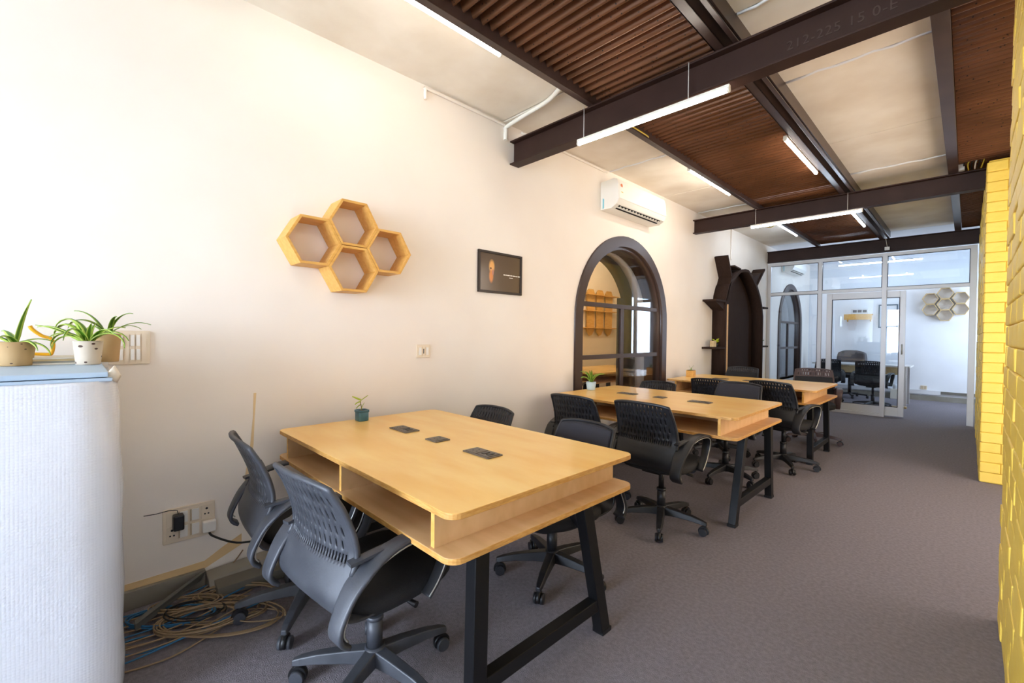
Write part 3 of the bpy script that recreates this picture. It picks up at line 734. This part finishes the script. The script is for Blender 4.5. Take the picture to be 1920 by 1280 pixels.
tube_light((-1.868,6.9,2.83),(-1.868,7.95,2.83),True,'white tube light on the first joist beyond the second beam')
tube_light((-1.03,6.8,2.815),(-1.03,7.85,2.815),True,'white tube light on the second joist beyond the second beam')
tube_light((-.19,.0,2.80),(-.19,1.0,2.80),False,'unseen fill tube light added on the third joist above the camera')  # out-of-view tube added to fill the near brick wall, floor and desk
tube_light((-1.9,11.3,2.75),(-.6,11.3,2.75),True,'long tube light under the ceiling of the glazed room')
tube_light((-2.3,10.3,2.75),(-1.3,10.3,2.75),True,'tube light over the table of the glazed room')
tube_light((-3.5,3.2,2.80),(-3.5,4.3,2.80),False,'tube light in the room behind the arched window',None,M_leds)
tube_light((-3.5,5.6,2.80),(-3.5,6.7,2.80),False,'second tube light in the room behind the arched window',None,M_leds)

# ================================================================== air conditioners
def aircon(loc, L, label):
    t = empty('air_conditioner', loc); D = .215
    prof = [(0,-.005),(0,.275),(.155,.287),(.192,.272),(.208,.22),(D,.075),(.19,.03),(.13,-.005)]
    mb = MB(); mb.prism([(a,b) for a,b in prof], 0, L, 'y')
    mb.done('body', t, M_white, .008, seg=3)
    mb = MB(); mb.prism([(.188,.255),(.207,.20),(D+.002,.078),(D+.006,.079),(.212,.203),(.193,.258)], .01, L-.01, 'y'); mb.done('front_panel', t, M_white, .002)
    def sl(f, off): return (.19-.06*f+.5*off, .03-.035*f-.86*off)
    for f0,f1 in ((.12,.40),(.66,.88)):
        MB().prism([sl(f0,.0),sl(f1,.0),sl(f1,.0018),sl(f0,.0018)], .06, L-.08, 'y').done('air_slot', t, M_dark)
    n = 14; pr = None
    for k in range(n):
        y = .09+k*(L-.2)/(n-1); o = MB().hexa([(.160,y,.006),(.178,y,.016),(.178,y+.02,.016),(.160,y+.02,.006),(.158,y,.016),(.176,y,.026),(.176,y+.02,.026),(.158,y+.02,.016)]).done('louvre', t, M_white)
    MB().prism([(.03,.0),(.045,.01),(.045,.10),(.03,.11)], -.002, .0, 'y').done('blue_tape', t, mat('blue_tape', lin(120,196,214), .4) if 'blue_tape' not in bpy.data.materials else bpy.data.materials['blue_tape'])
    mb = MB().use(mat('red_sticker', lin(214,110,50), .5) if 'red_sticker' not in bpy.data.materials else bpy.data.materials['red_sticker'])
    mb.prism([(.055+.018*math.cos(a),.205+.022*math.sin(a)) for a in [2*PI*k/14 for k in range(14)]], .209, .2125, 'x').done('round_sticker', t)
    B('yellow_sticker', (.2145,.04,.13), (.2165,.075,.148), M_yellow, t)
    B('grey_label', (.06,L,.10), (.11,L+.002,.19), M_gasket, t)
    return tag(t, label, 'air conditioner')
aircon((WX,3.77,2.515), .98, 'white split air conditioner above the large arched window')
aircon((WX,10.05,2.56), .95, 'white split air conditioner seen through the glass partition')

# ================================================================== wrapped cabinet with plants
t = empty('wrapped_cabinet', (-2.2,-.35,0))
def sec(z):
    bul = .028*math.sin(PI*min(1,z/1.1))+.05*max(0,.35-abs(z-.12))*(1 if z < .5 else 0)
    y1 = .44+bul*.45; x1 = .36+bul*.5; x0 = -.33; pts = [(x0,-.9),(x1,-.9)]
    pts += [(x1,-.2),(x1,.2)]
    for k in range(7): a = k/6*PI/2; pts.append((x1-.09+.09*math.cos(a)+.0, y1-.12+.12*math.sin(a)))
    pts += [(x0,y1)]; return pts
mb = MB(); zs = [0,.05,.12,.2,.3,.45,.6,.75,.9,1.02,1.085,1.094]
rings = [[mb.b.verts.new((x+(.004*math.sin(j*7+z*9)),y+.003*math.sin(z*23+j),z)) for j,(x,y) in enumerate(sec(z))] for z in zs]
for A,C in zip(rings,rings[1:]):
    for j in range(len(A)): mb.face([A[j],A[(j+1)%len(A)],C[(j+1)%len(A)],C[j]], True)
mb.face(rings[-1]); mb.face(rings[0][::-1])
mb.done('bubble_wrap_cover', t, M_bubble)
B('cabinet_top', (-.36,-.9,1.092), (.345,.425,1.103), M_bluebox, t, .003); B('cabinet_lid', (-.36,-.9,1.105), (.335,.415,1.121), M_bluebox, t, .003)
MB().tube([(.30,.42,1.095),(.30,.43,1.11),(.28,.432,1.135)],[.022,.018,.003],8).done('wrap_fold', t, M_paper)
tag(t, 'tall cabinet wrapped in bubble wrap at the left edge', 'cabinet')
ZT = 1.1215
def leafmesh(L, w, az, el, droop, m, seg=10, tw=0):
    mb = MB().use(m); uvl = mb.b.loops.layers.uv.new('UV'); rows = []; p = Vector((0,0,0)); a = el
    for i in range(seg+1):
        f = i/seg; ww = w*(1-f**2.2)*(.55+.45*min(1,f*5))+.0004
        h = Vector((math.cos(az),math.sin(az),0)); sd = Vector((-math.sin(az),math.cos(az),0))
        n = sd.cross(h*math.cos(a)+Vector((0,0,math.sin(a))))
        rows.append([(p+sd*ww-n*0,0),(p+sd*ww*.5-n*w*.18,.25),(p-n*w*.28,.5),(p-sd*ww*.5-n*w*.18,.75),(p-sd*ww,1)])
        p = p+(h*math.cos(a)+Vector((0,0,math.sin(a))))*L/seg; a -= droop/seg*(.4+1.2*f)
    V = [[mb.b.verts.new(q) for q,_ in r] for r in rows]
    for i in range(seg):
        for j in range(4):
            f = mb.face([V[i][j],V[i][j+1],V[i+1][j+1],V[i+1][j]], True)
            if f:
                for lp,(uu,vv) in zip(f.loops, ((i/seg,j/4),(i/seg,(j+1)/4),((i+1)/seg,(j+1)/4),((i+1)/seg,j/4))): lp[uvl].uv = (uu,vv)
    return mb
def pot(t, r, h, m, taper=.82):
    MB().lathe([(r*taper*.96,0),(r*taper,.004),(r,h),(r*.90,h),(r*.88,h-.012)], n=24).done('pot', t, m)
    MB().lathe([(r*.86,h-.02),(r*.86,h-.012),(.002,h-.008)], n=16).done('soil', t, M_soil)
def spider(loc, r, h, mp, leaves, label, group=None, m=None):
    t = empty('spider_plant', loc); pot(t, r, h, mp)
    for (L,w,az,el,dr) in leaves:
        o = leafmesh(L,w*1.65,math.radians(az),math.radians(el),math.radians(dr),m or M_leaf).done('leaf', t, fix=False); o.location = (random.uniform(-.008,.008),random.uniform(-.008,.008),h-.012)
        md = o.modifiers.new('thick','SOLIDIFY'); md.thickness = .0012
    return tag(t, label, 'plant', group)
# azimuth: picture right is about 46 deg, towards the camera about -10 deg
def rnd_leaves(n, L0, L1, w, seed, e0=50, e1=80, d0=60, d1=130):
    rr = random.Random(seed)
    return [(rr.uniform(L0,L1), w*rr.uniform(.8,1.1), 360*k/n+rr.uniform(-18,18), rr.uniform(e0,e1), rr.uniform(d0,d1)) for k in range(n)]
spider((-2.31,.025,ZT), .043, .088, M_potw, [(.20,.0075,228,82,190),(.17,.007,52,48,175),(.17,.007,238,50,195),(.19,.0075,200,70,150),(.21,.0085,215,62,170),(.17,.007,-30,60,170),(.15,.007,30,55,120),(.16,.0075,60,50,140),(.13,.007,100,60,90),(.14,.007,180,58,100),(.12,.0065,-80,52,120),(.15,.0075,235,40,150),(.10,.006,10,75,60),(.09,.006,140,78,40),(.20,.006,225,38,60),(.22,.006,222,28,30),(.10,.006,-50,70,60)], 'variegated spider plant in a white speckled cup, nearest the wrapped cabinet corner', 'potted spider plants on the wrapped cabinet')
spider((-2.47,.085,ZT), .043, .115, M_pott, rnd_leaves(9,.10,.17,.0055,5,40,70,60,110), 'spider plant in a tall tan cup with a dark print, closest to the wall', 'potted spider plants on the wrapped cabinet', M_leaf2)
spider((-2.36,-.16,ZT), .050, .085, M_pott, [(.17,.008,60,80,20),(.14,.008,200,40,60),(.15,.008,225,30,80),(.12,.007,30,25,110),(.13,.007,60,20,120),(.12,.007,-20,40,90),(.11,.007,100,30,80)], 'spider plant in a tan cup cut by the left edge', 'potted spider plants on the wrapped cabinet')
o = MB().tube(spline([(0,-.035,.01),(0,.02,.006),(0,.03,.012),(0,.036,.05),(0,.03,.085),(0,.0,.10),(0,-.03,.13),(0,-.04,.15)],5),.008,8).done('yellow_hook', None, M_yellow); o.location = (-2.46,-.10,ZT+.004); tag(o, 'curved yellow plastic handle behind the cups', 'handle')
for k in range(4):
    o = B('magazine', (-.10,-.11,0), (.10,.11,.0065), [M_paper,M_grip,M_pine2,M_paper][k], None, .001); o.location = (-2.45,-.09+.004*k,ZT+.0068*k); o.rotation_euler = (0,0,.03*k)
    tag(o, ['bottom magazine with cream cover under the yellow handle','grey magazine second from the bottom of the stack','tan magazine second from the top of the stack','top magazine of the stack under the yellow handle'][k], 'magazine', 'magazines stacked behind the cups')
bpy.data.objects['yellow_hook'].location.z = ZT+.03; bpy.data.objects['yellow_hook'].scale = (.8,.8,.75)

# plants on desks
def money_plant(loc, label):
    t = empty('potted_money_plant', loc); r,h = .031,.062
    MB().prism(rrect(-.030,-.030,.030,.030,.010,4), 0, h*.86, 'z', True).done('pot', t, M_teal, .003)
    MB().ring([(p[0]*1.0,p[1]) for p in rrect(-.033,-.033,.033,.033,.011,4)+[(.033,.022)]], [(p[0],p[1]) for p in rrect(-.027,-.027,.027,.027,.008,4)+[(.027,.019)]], h*.80, h, 'z').done('pot_rim', t, M_teal)
    MB().box((-.026,-.026,h*.86),(.026,.026,h*.9)).done('soil', t, M_soil)
    MB().tube(spline([(0,0,h-.01),(-.002,-.003,h+.018),(-.006,-.006,h+.04),(-.003,-.004,h+.055)],4),.0022,6).done('stem', t, mat('stem_brown', lin(120,96,40), .6) if 'stem_brown' not in bpy.data.materials else bpy.data.materials['stem_brown'])
    for L,w,az,el,dr,dz in ((.055,.017,222,25,20,.054),(.052,.010,42,38,10,.052),(.036,.014,250,-10,60,.046),(.045,.006,48,70,20,.0),(.04,.010,215,-30,40,.03)):
        o = leafmesh(L,w,math.radians(az),math.radians(el),math.radians(dr),M_leafy).done('leaf', t, fix=False); o.location = (-.004,-.004,h+dz); md = o.modifiers.new('thick','SOLIDIFY'); md.thickness = .001
    return tag(t, label, 'plant')
money_plant((-2.405,1.155,.751), 'young lime leaved plant in a small square teal pot on the nearest desk')
spider((-2.40,3.36,.751), .046, .075, M_paleblue, rnd_leaves(16,.13,.20,.0075,11,45,80,50,120), 'spider plant in a pale blue pot on the middle desk', None, M_leaf2)
t = empty('potted_sprout', (-2.38,5.42,.751)); MB().prism(rrect(-.045,-.045,.045,.045,.012,4), 0, .08, 'z').done('pot', t, M_pine, .003)
MB().box((-.038,-.038,.0801),(.038,.038,.083)).done('soil', t, M_soil)
for L,w,az,el,dr in ((.07,.008,20,70,20),(.06,.007,200,75,20),(.05,.007,90,60,30)):
    o = leafmesh(L,w,math.radians(az),math.radians(el),math.radians(dr),M_leaf).done('leaf', t, fix=False); o.location = (0,0,.08)
tag(t, 'small sprout in a pale wooden square pot on the farthest desk', 'plant')

# ================================================================== cables, boards on the floor
B1 = MB().hexa([(WX+.02,.42,.045),(WX+.04,.42,.045),(WX+.26,.16,.02),(WX+.22,.16,.02),(WX+.02,.44,.085),(WX+.04,.44,.085),(WX+.26,.16,.05),(WX+.22,.16,.05)])
o = B1.done('trunking_lid', None, mat('trunking_lid', lin(92,92,88), .5), .002); tag(o, 'loose slate grey trunking lid leaning out from the wall over the cables', 'board')  # loose lid of the cable trunking; slate is only its grey tone
o = B('skirting_board', (WX,-.3,.0), (WX+.022,.44,.085), M_grip, None, .003); tag(o, 'short grey skirting board length under the socket plate', 'board')
o = MB().hexa([(WX+.02,.44,0),(WX+.14,.44,0),(WX+.10,.92,0),(WX+.02,.92,0),(WX+.02,.44,.075),(WX+.10,.44,.06),(WX+.08,.92,.09),(WX+.02,.92,.10)]).done('trunking_box', None, M_grip, .003); tag(o, 'grey cable trunking box on the floor behind the left chair', 'trunking')
o = MB().bar((WX+.14,.46,.03),(WX+.17,1.1,.03),.12,.05).done('trunking_box', None, M_trunk, .003); tag(o, 'longer darker grey trunking lying before the trunking box', 'trunking')
rr = random.Random(3)
def coil(cx,cy,rx,ry,rot,turns,z0,m,r,label,name='network_cable',tail=None):
    pts = []; n = 26*turns
    for i in range(n):
        a = 2*PI*i/26; k = 1+.10*math.sin(a*.37+cx*50)+.05*math.sin(a*1.7+turns)
        x = rx*k*math.cos(a); y = ry*k*math.sin(a); c,s_ = math.cos(rot),math.sin(rot)
        pts.append((cx+x*c-y*s_, cy+x*s_+y*c, z0+.008+.012*(.5+.5*math.sin(a*.81+cy*30))))
    if tail: pts += [Vector(q) for q in spline([pts[-1]]+tail,8)[1:]]
    o = MB().tube(pts, r, 6).done(name, None, m); return tag(o, label, 'cable', 'cables heaped on the floor by the wrapped cabinet')
coil(-2.30,.44,.19,.10,.9,5,0,M_cable,.0034,'coiled beige cable in the middle of the heap',tail=[(-2.25,.2,.01),(-2.3,.10,.008)])
coil(-2.26,.36,.15,.09,1.1,5,.012,M_cable,.0034,'coiled beige cable at the front of the heap',tail=[(-2.1,.25,.006),(-2.15,.02,.006)])
coil(-2.36,.52,.17,.08,.9,4,.014,M_cable,.0034,'coiled beige cable at the back of the heap near the trunking')
coil(-2.22,.44,.24,.12,.85,3,.004,M_cable,.0034,'widest beige cable loops around the heap')
coil(-2.42,.34,.13,.06,1.0,3,.02,M_cable,.0034,'small beige cable coil against the skirting')
coil(-2.14,.56,.10,.05,.8,1,0,M_cable,.003,'single beige cable loop beside the chair caster')
coil(-2.38,.28,.16,.07,1.0,4,.006,M_cableb,.0034,'blue cable coiled below the beige cables')
coil(-2.24,.18,.10,.05,1.2,1,0,M_cableb,.0038,'blue cable loop nearest the cabinet foot')
coil(-2.33,.36,.12,.08,.8,2,.022,M_cablek,.003,'black cable coil inside the heap')
for k in range(9):
    x0 = -2.56+.045*k; o = MB().tube(spline([(x0,-.1+.02*k,.05-.004*k),(x0+.05,.12,.02+.004*rr.random()),(x0+.02+.05*rr.random(),.32,.02),(x0-.02,.50+.1*rr.random(),.025)],7),.0033,6).done('network_cable', None, M_cable if k%4 else M_cableb)
    tag(o, ('blue' if k%4==0 else 'beige')+' cable strand running from the cabinet into the heap', 'cable', 'loose strands leading into the cable heap, '+('blue' if k%4==0 else 'beige'))
o = MB().tube(spline([(WX+.03,.60,.13),(WX+.03,.56,.08),(WX+.05,.50,.04),(WX+.1,.42,.03)],6),.003,6).done('network_cable', None, M_cable); tag(o, 'thin beige cable dropping from the wall stain to the floor', 'cable')

# ================================================================== dark arched cabinet shaped like a tree
t = empty('arched_display_shelf', (WX,7.47,0)); XF = .19; yo = 7.47
AR = [(6.63,0),(6.63,1.70),(6.66,1.85),(6.74,1.99),(6.88,2.10),(7.04,2.20),(7.21,2.265),(7.40,2.30),(7.55,2.305),(7.78,2.22),(7.98,2.095),(8.13,1.95),(8.25,1.77),(8.31,1.60),(8.31,0)]
AR = [(a-yo,b) for a,b in AR]
cy_, cz_ = 0,1.2
IN = [(a*(1-.042/max(.3,abs(a))) if abs(a) > .3 else a, b-(.04 if b > 1.5 else 0)*min(1,(b-1.5)/.5)) for a,b in AR]
MB().ring(AR, IN, 0, XF, 'x').done('arch_shell', t, M_dbrown)
MB().prism([(a,b) for a,b in IN], .002, .02, 'x').done('back_panel', t, M_dbrown)
B('light_edge_strip', (XF-.03,IN[0][0]+.0,.5), (XF-.004,IN[0][0]+.07,1.72), M_pine, t)
def plank(y0,z0,y1,z1,th,name='plank'): return MB().bar((XF/2,y0-yo,z0),(XF/2,y1-yo,z1),XF,th).done(name, t, M_dbrown, .002)
plank(6.62,1.72,6.86,2.13,.03); plank(6.86,2.12,6.68,2.42,.03); plank(7.22,2.28,6.95,2.30,.022); plank(7.98,2.10,8.36,2.40,.03); plank(7.56,2.31,8.0,2.36,.02) if False else None
MB().prism([(7.80-yo,2.22),(8.34-yo,2.36),(8.04-yo,2.10)], 0, XF*.9, 'x').done('leaf_panel', t, M_dbrown)
for y0,y1,z in ((6.28,6.63,1.755),(6.28,6.63,1.09),(8.31,8.56,1.75),(8.31,8.60,1.09)): B('side_shelf', (0,y0-yo,z-.014), (XF,y1-yo,z+.014), M_dbrown, t, .002)
MB().prism([(6.31-yo,1.74),(6.62-yo,1.74),(6.62-yo,1.63)], .01, XF-.02, 'x').done('bracket', t, M_dbrown)

tag(t, 'dark brown arched cabinet with branch-like side shelves', 'cabinet')
t = empty('potted_vine', (-2.50,6.50,1.1045)); MB().box((-.03,-.14,0),(.03,-.06,.085)).done('pot', t, M_pine2, .004)
for k in range(9):
    a = rr.uniform(0,360); o = leafmesh(.06,.02,math.radians(a),math.radians(rr.uniform(5,60)),.5,M_leafy).done('leaf', t, fix=False); o.location = (0,.0+.02*rr.uniform(-1,1),.05+.03*rr.random())
MB().lathe([(.025,0),(.03,.05),(.002,.052)],n=12).done('cup', t, M_black)
tag(t, 'bright lime vine with a pale block pot on the left branch shelf', 'plant')
t = empty('potted_vine', (-2.50,8.46,1.1045)); MB().lathe([(.03,0),(.036,.05),(.002,.052)],n=12).done('pot', t, M_black)
for k in range(8):
    o = leafmesh(.07,.022,math.radians(k*45),math.radians(rr.uniform(30,75)),.7,M_leaf2).done('leaf', t, fix=False); o.location = (0,0,.05)
tag(t, 'green vine on the right branch shelf beside the partition', 'plant')

# ================================================================== glazed room furniture
t = empty('meeting_table', (-1.45,11.05,0)); MB().prism(rrect(-.75,-.36,.75,.36,.03), .725, .75).done('tabletop', t, mat('white_laminate', lin(222,220,216), .3), .002)
B('modesty_panel', (-.66,-.30,.58), (.66,-.28,.72), M_pine2, t)
for sx in (-1,1):
    for sy in (-1,1): B('leg', (sx*.68-.02,sy*.30-.02,0), (sx*.68+.02,sy*.30+.02,.725), M_alu, t)
tag(t, 'white topped meeting table inside the glazed room', 'table')
t = empty('executive_chair', (-1.72,11.75,0))
mb = MB(); G = []
for i in range(9):
    z = .48+.50*i/8; w_ = .27*(1-.10*(i/8)**4); G.append([mb.b.verts.new((w_*u/6,(.10+.06*i/8)-.05*(u/6)**2,z-.05*(abs(u)/6)**4*(i/8)**3)) for u in range(-6,7)])
for A,C in zip(G,G[1:]):
    for j in range(12): mb.face([A[j],A[j+1],C[j+1],C[j]],True)
o = mb.done('backrest', t, mat('grey_leather', lin(92,84,84), .45)); md = o.modifiers.new('thick','SOLIDIFY'); md.thickness = .08
B('seat', (-.26,-.30,.42), (.26,.10,.50), M_cush, t, .03)
for sx in (-1,1): B('armrest', (sx*.29-.03,-.20,.62), (sx*.29+.03,.08,.65), M_black, t, .01); B('arm_post', (sx*.29-.015,-.08,.44), (sx*.29+.015,-.04,.62), M_black, t)
MB().cyl((0,-.08),.03,.08,.42,12).done('gas_column', t, M_black)
for k in range(5):
    a = 2*PI*k/5; MB().bar((0,-.08,.09),(.3*math.cos(a),-.08+.3*math.sin(a),.07),.045,.03).done('base_arm', t, M_black); MB().tube([(.3*math.cos(a)-.02,-.08+.3*math.sin(a),.03),(.3*math.cos(a)+.02,-.08+.3*math.sin(a),.03)],.03,10).done('caster_wheel', t, M_black)
tag(t, 'wide grey padded executive chair behind the meeting table', 'chair')
t = empty('wall_shelf', (-1.67,YB,1.75)); B('shelf_board', (-.24,-.20,.0), (.24,0,.02), M_pine, t); B('shelf_front', (-.24,-.20,-.10), (.24,-.185,0), M_pine, t)
for sx in (-1,1): MB().prism([(-.18,0),(0,0),(0,-.14)], sx*.2-.01, sx*.2+.01, 'x').done('bracket', t, M_pine)
tag(t, 'small wooden wall shelf on the rear wall of the glazed room', 'shelf')
t = empty('wifi_box', (-1.64,YB-.10,1.7705)); B('case', (-.15,-.07,0), (.15,.07,.12), M_alu, t, .006); 
for k in range(3): B('dark_window', (-.12+.085*k,-.073,.035), (-.05+.085*k,-.07,.09), M_gasket, t)
tag(t, 'grey electronic box standing on the small wall shelf', 'device')
t = empty('framed_picture', (-1.18,YB,1.72))
for a,b in (((-.16,-.02,-.25),(-.135,0,.25)),((.135,-.02,-.25),(.16,0,.25)),((-.135,-.02,.225),(.135,0,.25)),((-.135,-.02,-.25),(.135,0,-.225))): B('frame_side', a, b, mat('teal_frame', lin(28,72,96), .4) if 'teal_frame' not in bpy.data.materials else bpy.data.materials['teal_frame'], t)
B('print', (-.135,-.008,-.225), (.135,0,.225), M_wallw, t); tag(t, 'white print in a narrow teal frame behind the door glass', 'picture')
t = empty('door_stop_plank', (-.80,10.55,0)); B('upright', (-.02,-.02,.03), (.02,.02,.72), M_pine2, t); B('foot', (-.13,-.05,0), (.07,.05,.03), M_pine2, t); tag(t, 'pale wooden stand with a flat foot just inside the sliding door', 'stand')
t = empty('paper_bundle', (-1.0,YB-.14,.0)); B('carton', (-.10,-.06,0), (.10,.06,.20), M_paper, t, .005); MB().lathe([(.035,.20),(.04,.27),(.035,.31)],c=(-.03,0,0),n=12).done('roll', t, M_alu); tag(t, 'white carton with a small roll against the rear wall', 'carton')

# ================================================================== room behind the arched window
t = empty('board_rack', (-4.65,6.82,1.68)); 
for z in (-.30,.0,.28): B('rack_shelf', (0,-.60,z-.008), (.12,.36,z+.008), M_pine, t)
for k in range(3):
    yc = -.40+.28*k
    MB().prism([(yc-.105,-.36),(yc-.03,-.44),(yc+.04,-.42),(yc+.10,-.34),(yc+.115,.30),(yc+.07,.38),(yc-.06,.38),(yc-.11,.32)], .02, .045, 'x').done('rounded_board', t, M_pine, .004)
tag(t, 'wooden wall rack of rounded boards seen through the arched window', 'rack')
t = empty('side_room_desk', (-3.9,5.7,0)); B('tabletop', (-.45,-.75,.72), (.45,.9,.74), M_ply, t); B('lower_shelf', (-.45,-.75,.60), (.45,.9,.615), M_plyin, t); B('spine_panel', (-.01,-.7,.615), (.01,.85,.72), M_plyin, t)
for sx in (-1,1):
    for sy in (-1,1): B('leg', (sx*.38-.025,.07+sy*.72-.03,0), (sx*.38+.025,.07+sy*.72+.03,.6), M_legs, t)
tag(t, 'plywood desk in the room behind the arched window', 'desk')
k = bpy.data.objects['office_chair'] if 'office_chair' in bpy.data.objects else None
src = next(o for o in COL.objects if o.name.startswith('office_chair') and o.get('group') == GB)
o = clone(src); o.location = (-3.72,4.62,0); o.rotation_euler = (0,0,math.radians(20)); o['label'] = 'dark chair in the room behind the arched window'; o['group'] = 'chairs in the side room'
B2 = struct(MB().box((-4.65,6.9,2.62),(-2.76,7.0,2.82)).done('steel_beam', None, M_steel)); B2.parent = ceil

cu = bpy.data.curves.new('lettering', 'FONT'); cu.body = '212-225 15 0-E'; cu.size = .062; cu.extrude = .0012; cu.space_character = 1.1
tmp = bpy.data.objects.new('embossed_lettering', cu); COL.objects.link(tmp); dg = bpy.context.evaluated_depsgraph_get()
me = bpy.data.meshes.new_from_object(tmp.evaluated_get(dg)); bpy.data.objects.remove(tmp)
o = bpy.data.objects.new('embossed_lettering', me); COL.objects.link(o); me.materials.clear(); me.materials.append(mat('worn_steel_mark', lin(66,46,40), .5)); o.parent = ceil
o.rotation_euler = (PI/2,0,0); o.location = (-.66,2.545,2.685)

o = MB().box((-.09,5.86,2.816),(-.045,5.92,2.872)).done('junction_box', None, M_alu, .003); tag(o, 'small white junction box on the second beam beside the brick pier', 'box')
t = empty('cable_bundle', (.0,5.88,2.82))
for k in range(6):
    m = [M_cablek, bpy.data.materials['yellow_wire'], M_cablek, M_white, M_cablek, bpy.data.materials['yellow_wire']][k]
    MB().tube(spline([(-.04+.02*k,.04,.0),(-.05+.025*k,-.03,.04),(-.02+.02*k,-.02,.075),(.02+.015*k,.05,.06)],5),.0055,6).done('cable', t, m)
tag(t, 'tangle of black and yellow cables on the second beam beside the brick pier', 'cable')
t = empty('ceiling_sensor', (-.90,9.06,2.66)); MB().box((-.03,-.02,-.03),(.03,.02,.02)).done('case', t, M_white, .004); MB().tube([(0,0,.02),(-.03,-.01,.22)],.003,6).done('hanger_wire', t, M_white)
tag(t, 'tiny white sensor box hanging on a wire before the third beam', 'sensor')
